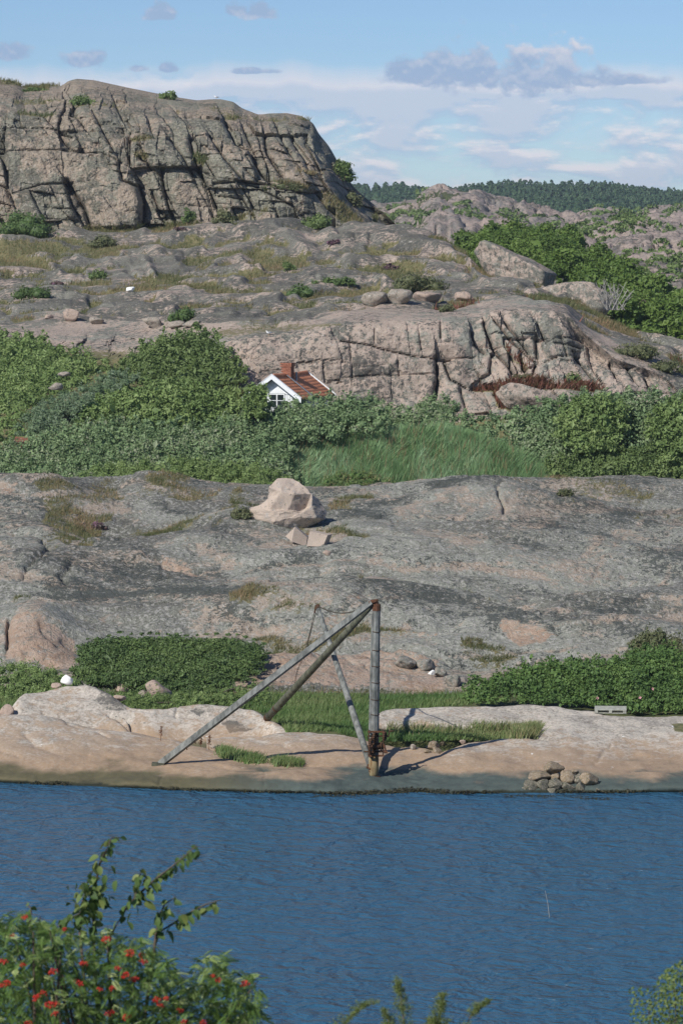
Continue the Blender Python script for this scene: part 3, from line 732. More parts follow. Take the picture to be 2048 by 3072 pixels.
cr_ = [(-330, 680, 294), (0, 690, 294), (400, 690, 293), (700, 662, 291), (850, 652, 290), (930, 690, 286), (1010, 688, 284), (1080, 681, 282), (1230, 682, 276), (1340, 722, 268), (1400, 765, 262), (1425, 815, 254), (1560, 850, 242), (1700, 882, 233),
       (1800, 938, 226), (1900, 993, 221), (2048, 1026, 218), (2400, 1060, 218)]
cv = [flat(1560, 186), wallbase, walltop, up1, up2, up3, cr_, [(x, y + 4, d + 5) for x, y, d in cr_], [(x, y + 60, d + 30) for x, y, d in cr_]]
PX, PY, P = loft(px, cv, [8, 84, 16, 44, 46, 50, 5, 6], 2.5)
P = P.copy()
nr = np.cumsum([0, 8, 84, 16, 44, 46, 50, 5, 6])
row = np.arange(PX.shape[0])[:, None] * np.ones((1, PX.shape[1]))
wallw = ss(row, 6, 12) * ss(row, nr[2] + 6, nr[2] - 14) * ss(PX, 560, 680)          # 1 on the steep face
upw = ss(row, nr[2] + 4, nr[2] + 18)


def Z4(pts): return [(1024 + x * .653, 640 + y * .653) for x, y in pts]


def Z3(pts): return [(x * .653, 640 + y * .653) for x, y in pts]


WLN = [(Z4([(-60, 770), (60, 748), (260, 745), (430, 738)]), .35, 3.5, .25, 18), (Z4([(0, 588), (100, 600), (230, 632), (350, 655), (470, 668), (610, 662)]), .55, 4, .45, 26), (Z4([(455, 490), (455, 570)]), .4, 3, .1, 12),
       (Z4([(350, 530), (365, 620)]), .25, 3, .1, 14), (Z4([(150, 530), (156, 590)]), .25, 3, 0, 1), (Z4([(430, 650), (440, 760), (425, 840)]), .9, 6, .6, 30), (Z4([(470, 680), (500, 760), (570, 800)]), .6, 5, .4, 20),
       (Z4([(590, 540), (605, 600), (650, 640)]), .6, 6, .6, 30), (Z4([(650, 500), (690, 610), (760, 690), (800, 740)]), .9, 6, .5, 22), (Z4([(700, 490), (760, 560), (800, 600), (850, 640), (890, 680), (880, 720)]), .8, 5, .5, 18),
       (Z4([(750, 500), (820, 580), (860, 630)]), .7, 5, .4, 16), (Z4([(900, 500), (930, 570)]), .6, 5, .4, 14), (Z4([(690, 640), (680, 740), (640, 760)]), .5, 5, .3, 20), (Z4([(600, 800), (800, 790), (1000, 800), (1200, 810)]), .8, 9, .0, 1),
       (Z4([(1080, 650), (1140, 720), (1200, 800)]), .8, 6, .5, 25), (Z4([(890, 570), (1000, 590), (1110, 600)]), .4, 4, .2, 14), (Z4([(890, 570), (900, 650)]), .7, 7, .4, 16), (Z4([(1040, 640), (1020, 570)]), .4, 4, .2, 14),
       (Z4([(820, 640), (830, 700), (870, 760)]), .8, 6, .4, 16), (Z4([(770, 650), (780, 760)]), .6, 4, .3, 14), (Z4([(1240, 670), (1260, 740)]), .7, 5, .4, 14), (Z4([(1310, 690), (1350, 760)]), .6, 5, .4, 14), (Z4([(1400, 750), (1440, 830)]), .8, 6, .4, 16),
       (Z4([(545, 810), (570, 900)]), .5, 5, .2, 12), (Z4([(700, 830), (800, 935), (900, 930)]), .5, 6, 0, 1), (Z3([(985, 600), (1100, 662), (1300, 680), (1568, 690)]), .12, 3, .08, 14), (Z3([(1480, 700), (1490, 770), (1568, 780)]), .25, 4, .15, 16),
       (Z4([(260, 680), (265, 740)]), .25, 3, .1, 12), (Z4([(40, 600), (45, 750)]), .2, 4, .1, 20), (Z4([(830, 720), (1000, 650), (1100, 640)]), .4, 4, .2, 14)]
wob = fbm(P, 0.45, 3, off=50) * 3.5
cw = cracks(PX + wob, PY + wob, WLN, 50) * 0.85
wq = fbm(P, .25, 3, off=1)
cid, ta, tb, e1 = jointed(P[..., 0] + wq * .4 + P[..., 2] * .25, P[..., 2] + wq * .3, 2.6, 2.0, 5)
cidw, tc, td, e2 = jointed(P[..., 0] + wq * .8 + P[..., 2] * .3, P[..., 2] - wq * .4, 1.0, 1.3, 6)
blk = ss(PX, 1380, 1500) * 0.8 + 0.2
wd = cw + blk * ((cid - .5) * .55 + ta * .5 + tb * .3 + .12 * np.exp(-(e1 / .07) ** 2) + (cidw - .5) * .30 + tc * .3) + .12 * fbm(P, .8, 4, off=5) + .3 * fbm(P, .2, 2, off=55)
wd += 2.6 * (ss(PX, 1640, 1790) ** 2) * ss(PY, 1260, 900)                               # the right end turns away
leftw = ss(row, nr[2] - 40, nr[2] - 24) * ss(row, nr[2] + 8, nr[2] - 6) * ss(PX, 640, 560)
wl2 = (cid - .5) * 1.6 + ta * 1.2 + (cidw - .5) * .9 + .3 * fbm(P, .6, 4, off=57)
P[..., 1] += wd * wallw + wl2 * leftw; P[..., 2] -= 0.25 * wd * wallw
# upper slope: broken ledges with grass between
ledge = fbm(P, 0.10, 3, off=60, ani=(.55, 1.0, 1))
wq = fbm(P, .12, 3, off=61); wq2 = fbm(P, .12, 3, off=62)
cid, ta, tb, e1 = jointed(P[..., 0] + wq * 3.5 + P[..., 1] * .12, P[..., 1] + wq2 * 3.5 - P[..., 0] * .15, 5.0, 5.5, 9)
cidb, tc, td, e2 = jointed(P[..., 0] + wq * 2.5 - P[..., 1] * .2, P[..., 1] + wq2 * 2.5 + P[..., 0] * .1, 1.8, 2.2, 12)
k1, k2 = ss(e1, 0, .55), ss(e2, 0, .30)
slab = ((cid - .40) * 1.1 + ta * .6 + tb * .6) * k1 + (.34 * (cidb - .45) + .25 * tc + .2 * td) * k2 - .08
tilt = 0
rough = .10 * fbm(P, .7, 4, off=66)
fade = ss(row, nr[-3] + 5, nr[-3] - 12) * 0.85 + .15
amp = np.interp(PX, [-330, 900, 1300, 1800, 2400], [1, 1, .8, .8, .8])
lowband = 1 - .8 * np.exp(-((PY - 900) / 30.0) ** 2) * ss(PX, 300, 500) * ss(PX, 900, 700)
LED = [([(935, 866), (1000, 862), (1110, 862), (1150, 868)], .9, 40), ([(1010, 748), (1120, 733), (1270, 742), (1395, 788), (1418, 826)], 1.1, 60), ([(0, 748), (60, 755), (135, 772), (150, 800)], .9, 45), ([(310, 772), (400, 760), (470, 774)], .7, 30), ([(330, 806), (430, 792), (450, 826)], .6, 25),
       ([(545, 722), (700, 712), (850, 730), (905, 770)], 1.0, 60), ([(640, 806), (720, 792), (768, 816)], .8, 30), ([(150, 872), (300, 870), (430, 880), (560, 888)], .5, 26), ([(0, 910), (200, 904), (420, 897), (640, 905), (880, 905)], .5, 22), ([(0, 985), (180, 985), (330, 990), (390, 1000)], .5, 22),
       ([(650, 934), (900, 942), (1000, 927), (1180, 915), (1340, 905)], .5, 20), ([(0, 830), (90, 822), (200, 838)], .6, 30), ([(800, 760), (950, 775), (1080, 800)], .6, 30), ([(1150, 790), (1300, 812), (1400, 838)], .6, 26), ([(460, 840), (600, 846), (700, 860)], .5, 22), ([(180, 718), (330, 722), (480, 716)], .6, 26), ([(1430, 860), (1560, 872), (1690, 905)], .5, 20), ([(1800, 1040), (1900, 1062), (2060, 1080)], .6, 24)]
led2 = np.zeros(PX.shape); wl3 = 10 * fbm(P, .16, 3, off=68)
for ln, hgt, rch in LED:
    dd_, sg = linedist(PX + wl3, PY + wl3 * .7, ln); led2 += hgt * .75 * np.where(sg < 0, np.clip(1 - dd_ / rch, 0, 1), 0)
disp = (0.95 * slab * lowband + led2 + .42 * ledge + rough) * upw * fade * amp
for _ in range(2):
    disp = np.apply_along_axis(smooth1, 0, disp, .9); disp = np.apply_along_axis(smooth1, 1, disp, .9)
P[..., 2] += disp
a = attrs0(PX.shape)
st = fbm(P, 0.3, 4, off=70)
a['lich'] = np.where(upw > .5, .72 + .5 * st, .36 + .5 * st + .15 * ss(PX, 1400, 1600)) + .1 * (cidb - .5)
a['dark'] = np.where(upw > .5, .10, -.05) + .5 * fbm(P, .2, 3, off=72) + .35 * ss(cw, .25, .8) * wallw
for poly, v in [([(1060, 1070), (1130, 1060), (1150, 1120), (1090, 1150), (1050, 1110)], .5), ([(1650, 910), (1700, 930), (1770, 1010), (1720, 1000), (1680, 960)], .6), ([(900, 1050), (960, 1060), (990, 1110), (930, 1100)], .3), ([(1120, 1150), (1330, 1160), (1320, 1230), (1120, 1220)], .2)]:
    a['dark'] += v * pmask(PX + wob * 2, PY + wob, poly, 12)
hollow = ss(-(slab + .5 * led2 - .12 + .25 * ledge + .35 * fbm(P, .25, 3, off=75)), .06, .26)
a['veg'] = np.maximum(hollow * upw * .9, 0) * ss(fade, .2, .6)
for poly, v in [(Z4([(600, 800), (850, 770), (1150, 790), (1200, 820), (1000, 815), (760, 830), (800, 930), (720, 900), (690, 820), (610, 815)]), .8), (Z3([(1000, 540), (1140, 520), (1568, 500), (1568, 520), (1140, 560), (980, 575)]), .55),
                ([(1500, 1010), (1540, 1060), (1600, 1100), (1570, 1110), (1520, 1060)], .5)]:
    a['veg'] = np.maximum(a['veg'], v * pmask(PX + wob, PY + wob, poly, 6))
a['veg'] = np.maximum(a['veg'], ss(PX, 620, 560) * (1 - upw) * ss(row, nr[2] - 10, nr[2] - 30))
a['veg'] = np.maximum(a['veg'], ss(row, 14, 6))
a['tone'] = 1.0 * fbm(P, .25, 4, off=77, ani=(.5, 1, 1)) + .6 * (cidb - .5) + np.where(upw > .5, -.5, .2)
terrain('slope_rock', P, M_pinkwall, a, smooth=False)
UPV = (PX, PY, P, a['veg'].copy(), upw)

# ------------------------------------------------------------------ cliff
px = np.arange(-340, 1262, 2.9)
top = [(-340, 236, 322), (0, 238, 322), (45, 246, 322), (72, 262, 321), (130, 258, 321), (185, 258, 321), (205, 243, 322), (230, 236, 323), (280, 240, 323), (390, 264, 322), (420, 270, 322), (470, 280, 321), (540, 293, 320), (590, 301, 320),
       (630, 298, 320), (660, 297, 320), (700, 305, 319), (725, 324, 318), (775, 344, 317), (810, 340, 317), (860, 339, 317), (905, 348, 316), (940, 370, 315), (955, 400, 314), (985, 436, 313), (1005, 470, 312), (1030, 520, 311), (1065, 565, 310), (1100, 596, 309), (1150, 638, 307), (1190, 676, 305), (1225, 720, 304), (1265, 760, 304)]
base = [(-340, 715, 289), (0, 720, 289), (300, 705, 289.5), (560, 700, 290), (760, 690, 290), (900, 705, 291), (1050, 730, 293), (1265, 790, 297)]


def fr(t, dd): return [(x, y * t + np.interp(x, [q[0] for q in base], [q[1] for q in base]) * (1 - t), dd(x)) for x, y, _ in top]


cv = [base, fr(.30, lambda x: 291.5 + max(0, x - 850) * .012), fr(.58, lambda x: 295 + max(0, x - 850) * .018), fr(.80, lambda x: 301 + max(0, x - 850) * .02), top, [(x, y + 4, d + 7) for x, y, d in top], [(x, y + 70, d + 45) for x, y, d in top]]
PX, PY, P = loft(px, cv, [52, 52, 40, 34, 6, 6], 1.4)
P = P.copy(); row = np.arange(PX.shape[0])[:, None] * np.ones((1, PX.shape[1]))


def Z1(pts): return [(x * .653, y * .653) for x, y in pts]


CLN = [(Z1([(20, 580), (150, 586), (260, 602), (330, 628)]), 1.0, 4, 0, 1), (Z1([(10, 692), (120, 690), (260, 690), (350, 692), (470, 702), (560, 745)]), .8, 4, 0, 1), (Z1([(60, 890), (120, 868), (190, 850), (300, 842)]), 1.0, 5, 0, 1),
       (Z1([(305, 835), (345, 900), (385, 970), (412, 1050)]), 2.6, 9, 1.0, 26), (Z1([(625, 850), (650, 930), (648, 1040)]), 2.2, 10, 3.0, 46), (Z1([(735, 790), (755, 900), (790, 1010)]), 2.0, 8, 1.6, 20), (Z1([(690, 880), (720, 960), (760, 1010)]), 1.4, 6, .6, 14),
       (Z1([(870, 640), (900, 760), (950, 860), (990, 960)]), 1.8, 7, 1.3, 22), (Z1([(960, 620), (1040, 740), (1130, 850), (1180, 860)]), 1.5, 6, 1.1, 22), (Z1([(1030, 550), (1080, 650), (1140, 680), (1190, 790), (1240, 845)]), 2.0, 8, 1.9, 34),
       (Z1([(1110, 570), (1165, 690)]), 1.2, 5, .6, 14), (Z1([(1210, 620), (1225, 700), (1290, 800)]), 1.6, 8, 1.5, 34), (Z1([(1260, 560), (1330, 690), (1385, 770)]), 1.3, 6, .9, 24), (Z1([(1340, 620), (1400, 720), (1430, 820)]), 1.2, 5, .8, 20),
       (Z1([(1410, 640), (1480, 740), (1568, 810)]), 1.2, 6, .8, 20), (Z1([(980, 842), (1100, 830), (1230, 848), (1380, 885), (1500, 880), (1568, 930)]), 1.6, 6, 0, 1), (Z1([(1205, 880), (1350, 950), (1400, 1010)]), 1.0, 5, .6, 18),
       (Z1([(515, 440), (560, 545)]), 1.2, 6, .9, 18), (Z1([(600, 650), (592, 750)]), 1.2, 6, .7, 16), (Z1([(680, 560), (700, 620)]), 1.0, 5, .7, 12), (Z1([(545, 750), (560, 830), (640, 860)]), 1.4, 6, .8, 20), (Z1([(640, 720), (730, 800)]), 1.2, 5, .7, 15),
       (Z1([(780, 640), (840, 720), (880, 800)]), 1.2, 6, .8, 18), (Z1([(20, 580), (15, 680)]), 1.6, 6, .3, 12), (Z1([(-30, 840), (30, 870), (60, 930)]), 1.4, 6, .5, 12), (Z1([(260, 610), (320, 680)]), 1.0, 5, .3, 12), (Z1([(220, 960), (330, 960), (370, 1000)]), .8, 4, 0, 1),
       (Z1([(420, 500), (470, 600), (520, 690)]), 1.1, 5, .7, 16), (Z1([(330, 500), (400, 600)]), .9, 5, .5, 14), (Z1([(160, 490), (240, 580)]), .8, 5, .4, 14), (Z1([(690, 500), (780, 480), (820, 520)]), .9, 5, 0, 1), (Z1([(890, 760), (960, 800)]), .9, 6, .4, 16),
       (Z1([(1000, 900), (1110, 915), (1160, 990)]), .9, 5, .5, 14), (Z1([(1060, 850), (1110, 940)]), .7, 4, .5, 12), (Z1([(1440, 880), (1500, 960), (1568, 1010)]), 1.3, 7, .8, 20), (Z1([(1130, 780), (1180, 830)]), .9, 6, .4, 14), (Z1([(800, 540), (1040, 530), (1200, 545)]), .6, 4, 0, 1)]
wob = fbm(P, 0.25, 4, off=80) * 3.2
cl = cracks(PX + wob, PY + wob, CLN, 35)
# jointed granite: ribs leaning to the right, three sizes of blocks
u, v = P[..., 0] + (P[..., 2] - 21) * 0.30, P[..., 2]
w1, w2 = fbm(P, .10, 3, off=82), fbm(P, .10, 3, off=83)
u1_, v1_ = u + w1 * .75, v + w2 * .65
c1_, a1, b1_, e1 = jointed(u1_, v1_, 5.5, 6.0, 21)
c2_, a2, b2_, e2 = jointed(u1_ + .25 * v1_, v1_ + .15 * u1_, 1.9, 3.0, 31)
c3_, a3, b3_, e3 = jointed(u1_ - .12 * v1_, v1_ + .1 * u1_, .85, 1.05, 41)
smoothpart = pmask(PX, PY, Z1([(20, 600), (260, 620), (300, 690), (420, 720), (640, 840), (650, 1040), (400, 1050), (330, 840), (60, 880), (15, 700)]), 10) * .85   # the great plain slab
blocks = (1 - smoothpart) * ((c1_ - .5) * 2.2 + a1 * 1.8 + .35 * np.exp(-(e1 / .16) ** 2))
blocks += (1 - smoothpart) * ((c2_ - .5) * 1.5 + a2 * 1.3 + b2_ * .8 + .25 * np.exp(-(e2 / .10) ** 2)) + (1 - .8 * smoothpart) * ((c3_ - .5) * .55 + a3 * .5 + b3_ * .4)
terr = ((P[..., 2] + 1.3 * fbm(P, .09, 3, off=88)) / 4.4) % 1.0
blocks -= (1 - smoothpart) * 0.5 * (terr - .5)
upp = ss(PY, 430, 330) * ss(PX, 250, 420)
rf = .26 * fbm(P, .6, 5, off=84, gain=.58) + .9 * fbm(P, .05, 2, off=85)
ft = ss(row, 0, 6); crestfade = ss(row, 178, 150) * .9 + .1
dy = (cl * .64 + blocks * (.70 - .30 * upp) + rf) * ft * crestfade
P[..., 1] += dy
P[..., 2] -= .22 * dy * crestfade * ss(PY, 600, 400)
a = attrs0(PX.shape)
st = fbm(P, .18, 4, off=90)
a['lich'] = .66 + .5 * st - .25 * ss(PY, 420, 300) + .35 * (c2_ - .5)
a['dark'] = -.16 + .45 * fbm(P, .15, 4, off=92) + .25 * (c3_ - .5)
led = ss(terr, .86, .97) * ss(fbm(P, .12, 3, off=95), 0.0, .3) * (1 - smoothpart) * .75
for poly, v in [(Z1([(100, 400), (220, 395), (230, 415), (130, 415)]), .9), (Z1([(600, 640), (700, 640), (730, 655), (610, 660)]), .7), (Z1([(880, 690), (960, 720), (930, 760), (880, 740)]), .7), (Z1([(1220, 820), (1380, 840), (1440, 880), (1300, 850)]), .9),
                (Z1([(380, 1040), (560, 1040), (740, 1030), (900, 1020), (1000, 1080), (380, 1090)]), .8), (Z1([(50, 450), (300, 455), (560, 470), (540, 490), (300, 470), (60, 480)]), .55), (Z1([(610, 700), (680, 700), (680, 725), (620, 720)]), .8),
                (Z1([(1440, 860), (1568, 920), (1700, 1050), (1560, 1030), (1470, 930)]), .55), (Z1([(900, 480), (1080, 500), (1120, 545), (1060, 545)]), .5)]:
    led = np.maximum(led, v * pmask(PX + wob, PY + wob, poly, 6))
a['veg'] = np.maximum(led, ss(row, 8, 2) * .8)
a['pink'] = -.6 + .9 * pmask(PX + wob * 2, PY + wob, Z1([(600, 430), (770, 440), (800, 500), (690, 490), (640, 510)]), 8)
a['tone'] = 1.1 * fbm(P, .22, 4, off=97) + .9 * (c2_ - .5) + .15
terrain('cliff', P, M_cliff, a, smooth=False)
CLV = (PX, PY, P, a['veg'].copy())

# ------------------------------------------------------------------ far hills
def far_hill(name, px, crest_, drop, front, ns, seed, amp, veg):
    cv = [[(x, HOR + (CAMZ - 6.0) / (d - front * 1.3) * F, d - front * 1.3) for x, y, d in crest_], [(x, y + drop, d - front) for x, y, d in crest_], [(x, y + drop * .5, d - front * .5) for x, y, d in crest_], crest_, [(x, y + 3, d + front * .3) for x, y, d in crest_], [(x, y + 60, d + front) for x, y, d in crest_]]
    PX, PY, P = loft(px, cv, ns, 1.5); P = P.copy()
    row = np.arange(PX.shape[0])[:, None] * np.ones((1, PX.shape[1]))
    s = .02
    f1, e1, cid, ox, oy = vor2(P[..., 0] / (7 * amp) + .5 * fbm(P, s * 4, 2, off=seed), P[..., 1] / (14 * amp) + .5 * fbm(P, s * 4, 2, off=seed + 1), int(seed))
    f2, e2, cid2, _, _ = vor2(P[..., 0] / (2.6 * amp) + .5 * fbm(P, s * 8, 2, off=seed + 5), P[..., 1] / (5 * amp), int(seed) + 4)
    cj, ja, jb, je = jointed(P[..., 0] + 3 * fbm(P, s * 3, 2, off=seed + 11), P[..., 1] * .6 + P[..., 2], 4.2 * amp, 5.0 * amp, int(seed) + 7)
    ck, ka, kb, ke = jointed(P[..., 0] + 3 * fbm(P, s * 3, 2, off=seed + 12), P[..., 1] * .6 + P[..., 2], 1.7 * amp, 2.2 * amp, int(seed) + 8)
    tot = sum(ns[:3]); k = ss(row, 0, 5) * (ss(row, tot + 4, tot - 8) * .8 + .2)
    sl = (cid - .45) * ss(e1, 0, .2) * 1.0 + .35 * (cid2 - .5) * ss(e2, 0, .2)
    P[..., 2] += k * amp * (2.2 * sl - oy * .9 + 1.0 * fbm(P, .05 / amp, 3, off=seed + 2) + (cj - .5) * .8 * ss(je, 0, 1.5) + .5 * ja + .22 * (ck - .5) * ss(ke, 0, .8) + .2 * ka)
    a = attrs0(PX.shape)
    a['lich'] = .55 + .6 * fbm(P, .06, 3, off=seed + 3); a['dark'] = -.12 + .5 * fbm(P, .06, 3, off=seed + 7); a['tone'] = 1.2 * (ck - .5) + fbm(P, .08, 3, off=seed + 15)
    a['veg'] = np.clip(ss(-sl - .35 * fbm(P, .05, 3, off=seed + 9), -.02, .3) * veg, 0, 1)
    terrain(name, P, M_far, a, track=True)
    return PX, PY, P, a['veg'], sl


pf = np.arange(1000, 2420, 4.0)
hA = [(1000, 640, 800), (1120, 618, 800), (1180, 612, 800), (1245, 603, 800), (1262, 580, 805), (1290, 562, 808), (1320, 556, 810), (1345, 562, 810), (1430, 574, 808), (1470, 590, 806), (1530, 596, 804), (1560, 622, 800), (1620, 628, 800), (1680, 650, 790), (1740, 640, 800),
      (1790, 622, 810), (1850, 632, 805), (1890, 650, 800), (1960, 630, 810), (2060, 620, 815), (2420, 615, 815)]
far_hill('far_rock', pf, hA, 110, 170, [10, 40, 50, 5, 5], 101, 1.15, .75)
hB = [(1250, 800, 515), (1350, 760, 520), (1600, 715, 520), (1700, 700, 520), (1745, 690, 520), (1800, 688, 522), (1850, 672, 524), (1900, 668, 525), (1960, 680, 524), (2048, 684, 524), (2420, 680, 524)]
far_hill('far_rock', np.arange(1250, 2420, 4.0), hB, 80, 90, [8, 30, 30, 5, 5], 120, .8, .7)
hC = [(1560, 900, 400), (1700, 830, 405), (1850, 745, 410), (1890, 725, 412), (1960, 715, 414), (2048, 712, 415), (2420, 705, 415)]
far_hill('far_rock', np.arange(1560, 2420, 3.5), hC, 150, 60, [8, 34, 34, 5, 5], 133, .6, .45)
# forested ridge far behind
hF = [(900, 580, 1750), (1084, 576, 1750), (1200, 574, 1750), (1306, 594, 1750), (1358, 584, 1750), (1515, 566, 1760), (1620, 570, 1760), (1830, 573, 1760), (2048, 598, 1760), (2420, 590, 1760)]
PXf, PYf, Pf = loft(np.arange(900, 2420, 14.0), [[(x, y + 120, d - 420) for x, y, d in hF], [(x, y + 55, d - 180) for x, y, d in hF], hF, [(x, y + 30, d + 200) for x, y, d in hF]], [10, 10, 4], 1.0)
M_forestfloor = simple_mat('forest_floor', (0.03, 0.05, 0.025), 0.95, 0.3, 0.05)
terrain('far_ridge', Pf, M_forestfloor, attrs0(PXf.shape), track=False)
# low land under everything, out to the horizon, and the slope the photographer stands on
lx = np.array([-6000, -900, -60, 0, 60, 900, 6000.]); ly = np.array([205, 300, 420, 900, 3000, 12000.]); lz = np.array([4., 8, 8, 8, 4, 0])
LP = np.stack([*np.broadcast_arrays(lx[None, :], ly[:, None], lz[:, None])], -1)
M_low = simple_mat('lowland', (0.055, 0.08, 0.03), 0.95, 0.3, 0.05, (0.10, 0.11, 0.05))
low = mesh_obj('terrain', LP, gridfaces(len(ly), len(lx)), M_low); tag(low, kind='structure')
hx = np.linspace(-40, 40, 60); hy = np.linspace(-6, 84, 60)
HP = np.stack([*np.broadcast_arrays(hx[None, :], hy[:, None], np.zeros((1, 1)))], -1).astype(float).copy()
HP[..., 2] = np.interp(HP[..., 1], [-6, 2, 28, 50, 74, 84], [17.6, 17.0, 10.6, 5.0, -0.6, -1.5]) + .4 * fbm(HP, .15, 3, off=3) - .2
ha = attrs0(HP.shape[:2]); ha['veg'] = ss(fbm(HP, .2, 3, off=5), -.3, .1)
terrain('near_hillside', HP, M_mid, ha, track=False)

# ------------------------------------------------------------------ foliage helpers
def leafmesh(C, N, S, asp=0.6, rg=rng, droop=None):
    """diamond leaves: centres C, facing N, length S"""
    n = len(C)
    t = rg.normal(size=(n, 3)) if droop is None else droop + .5 * rg.normal(size=(n, 3))
    t -= (t * N).sum(1)[:, None] * N; t /= np.linalg.norm(t, axis=1)[:, None] + 1e-9
    b = np.cross(N, t); S = np.broadcast_to(S, (n,))[:, None]
    bend = N * S * .12
    V_ = np.stack([C - t * S * .5 - bend, C - b * S * asp * .5, C + t * S * .5 - bend, C + b * S * asp * .5], 1).reshape(-1, 3)
    return V_, np.arange(n * 4).reshape(n, 4)


def unit(n, rg=rng):
    d = rg.normal(size=(n, 3)); return d / np.linalg.norm(d, axis=1)[:, None]


_ico = None


def ico():
    global _ico
    if _ico is None:
        import bmesh
        bm = bmesh.new(); bmesh.ops.create_icosphere(bm, subdivisions=2, radius=1)
        _ico = (np.array([v.co for v in bm.verts]), np.array([[v.index for v in f.verts] for f in bm.faces])); bm.free()
    return _ico


def lump_leaves(lumps, n, size, asp=.6, jit=.26, face=(0, -.45, .55), tintb=None, rg=rng):
    """leaves over a set of ellipsoids (cx,cy,cz,rx,ry,rz)"""
    L = np.asarray(lumps, float); ar = (L[:, 3] * L[:, 5]); k = rg.choice(len(L), n, p=ar / ar.sum())
    d = unit(n, rg); f = np.asarray(face)
    flip = (d @ f) < -0.25; d[flip] *= -1
    r = 1.0 - np.abs(rg.normal(size=n)) * jit + .30 * rg.random(n) ** 3
    bump = 1 + .34 * fbm(d * L[k, 3:6] + L[k, :3], 1.5, 2)
    C = L[k, :3] + d * L[k, 3:6] * (r * bump)[:, None]
    N = d * .8 + .75 * rg.normal(size=(n, 3)) + np.array([0, -.15, .35]); N /= np.linalg.norm(N, axis=1)[:, None]
    S = size * np.exp(.42 * rg.normal(size=n))
    V_, F_ = leafmesh(C, N, S, asp, rg)
    tl = rg.random(len(L))
    t = np.clip(.45 * rg.random(n) + .65 * tl[k] - .05 + (0 if tintb is None else tintb), 0, 1)
    return V_, F_, np.repeat(t, 4)


def core(lumps, k=.80):
    v, f = ico(); Vs, Fs = [], []
    for i, l in enumerate(lumps):
        l = np.asarray(l); w = v * (1 + .10 * fbm(v + l[:3], 1.3, 2))[:, None]
        Vs.append(l[:3] + w * l[3:6] * k); Fs.append(f + i * len(v))
    return np.concatenate(Vs), np.concatenate(Fs)


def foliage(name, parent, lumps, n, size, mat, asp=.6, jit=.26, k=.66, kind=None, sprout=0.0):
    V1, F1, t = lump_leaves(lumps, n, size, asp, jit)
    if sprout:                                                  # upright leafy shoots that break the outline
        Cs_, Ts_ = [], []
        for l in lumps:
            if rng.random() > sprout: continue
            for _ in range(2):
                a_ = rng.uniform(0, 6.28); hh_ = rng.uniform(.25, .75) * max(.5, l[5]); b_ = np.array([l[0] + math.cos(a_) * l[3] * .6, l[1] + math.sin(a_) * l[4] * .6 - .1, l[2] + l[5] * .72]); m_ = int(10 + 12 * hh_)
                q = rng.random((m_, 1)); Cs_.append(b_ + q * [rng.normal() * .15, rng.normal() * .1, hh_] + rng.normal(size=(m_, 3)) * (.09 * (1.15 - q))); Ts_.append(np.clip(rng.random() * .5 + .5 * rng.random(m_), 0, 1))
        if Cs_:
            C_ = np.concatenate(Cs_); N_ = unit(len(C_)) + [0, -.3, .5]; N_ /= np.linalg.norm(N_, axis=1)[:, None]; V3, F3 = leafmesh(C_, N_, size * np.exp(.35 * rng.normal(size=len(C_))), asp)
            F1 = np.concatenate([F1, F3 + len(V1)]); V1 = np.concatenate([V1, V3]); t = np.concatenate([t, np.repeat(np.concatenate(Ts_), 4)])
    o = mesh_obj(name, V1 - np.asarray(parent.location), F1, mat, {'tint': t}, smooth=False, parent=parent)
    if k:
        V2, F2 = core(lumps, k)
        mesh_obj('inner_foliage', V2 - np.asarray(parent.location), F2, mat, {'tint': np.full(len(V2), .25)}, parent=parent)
    return o


def stems(parent, base, lumps, mat=M_bark, r=.05, name='stem', most=7):
    for l in list(lumps)[:most]:
        b = Vector(base) + Vector((rng.uniform(-.15, .15), rng.uniform(-.1, .1), 0)); t = Vector(l[:3]); m = b.lerp(t, .5) + Vector((0, 0, .12 * (t - b).length))
        mb = MB(); mb.tube([b, m, t], [r, r * .75, r * .4], 5, False); mb.build(name, mat, parent, True)


def mass(name, label, cat, poly, dfun, rmax, nl, mat, leaf=.16, dens=1.0, asp=.6, jit=.26, group=None, rmin=.35, flat_=1.0):
    """one big shrub mass filling an outline, leaning back with the ground behind it"""
    poly = np.asarray(poly, float); lo, hi = poly.min(0), poly.max(0)
    pts = []; area = 0
    cand = np.column_stack([rng.uniform(lo[0], hi[0], 6000), rng.uniform(lo[1], hi[1], 6000)])
    ins = inpoly(cand[:, 0], cand[:, 1], poly); area = ins.mean() * np.prod(hi - lo); cand = cand[ins]
    ed, _ = linedist(cand[:, 0], cand[:, 1], list(map(tuple, poly)) + [tuple(poly[0])])
    chosen = [0]; dd = np.hypot(*(cand - cand[0]).T)
    for _ in range(min(nl, len(cand)) - 1):
        i = int(np.argmax(dd * rng.uniform(.6, 1, len(cand)))); chosen.append(i); dd = np.minimum(dd, np.hypot(*(cand - cand[i]).T))
    lumps = []
    for i in chosen:
        x, y = cand[i]; Y = dfun(x, y); ppm = F / Y
        r = min(rmax, max(rmin, ed[i] / ppm * 1.05)) * rng.uniform(.75, 1.05)
        c = W(x, y, Y + r * .7); lumps.append((*c, r * rng.uniform(.95, 1.3), r, r * flat_ * rng.uniform(.8, 1.0)))
    low_ = max(lumps, key=lambda l: -l[2]); base = Vector((np.mean([l[0] for l in lumps]), np.mean([l[1] for l in lumps]), min(l[2] for l in lumps) - .5))
    e = empty(name, base); tag(e, label, cat, group)
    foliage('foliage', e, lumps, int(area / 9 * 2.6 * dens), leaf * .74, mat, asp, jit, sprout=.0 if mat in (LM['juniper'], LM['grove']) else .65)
    stems(e, base, [lumps[i] for i in rng.choice(len(lumps), min(5, len(lumps)), False)], r=.05)
    return e, lumps


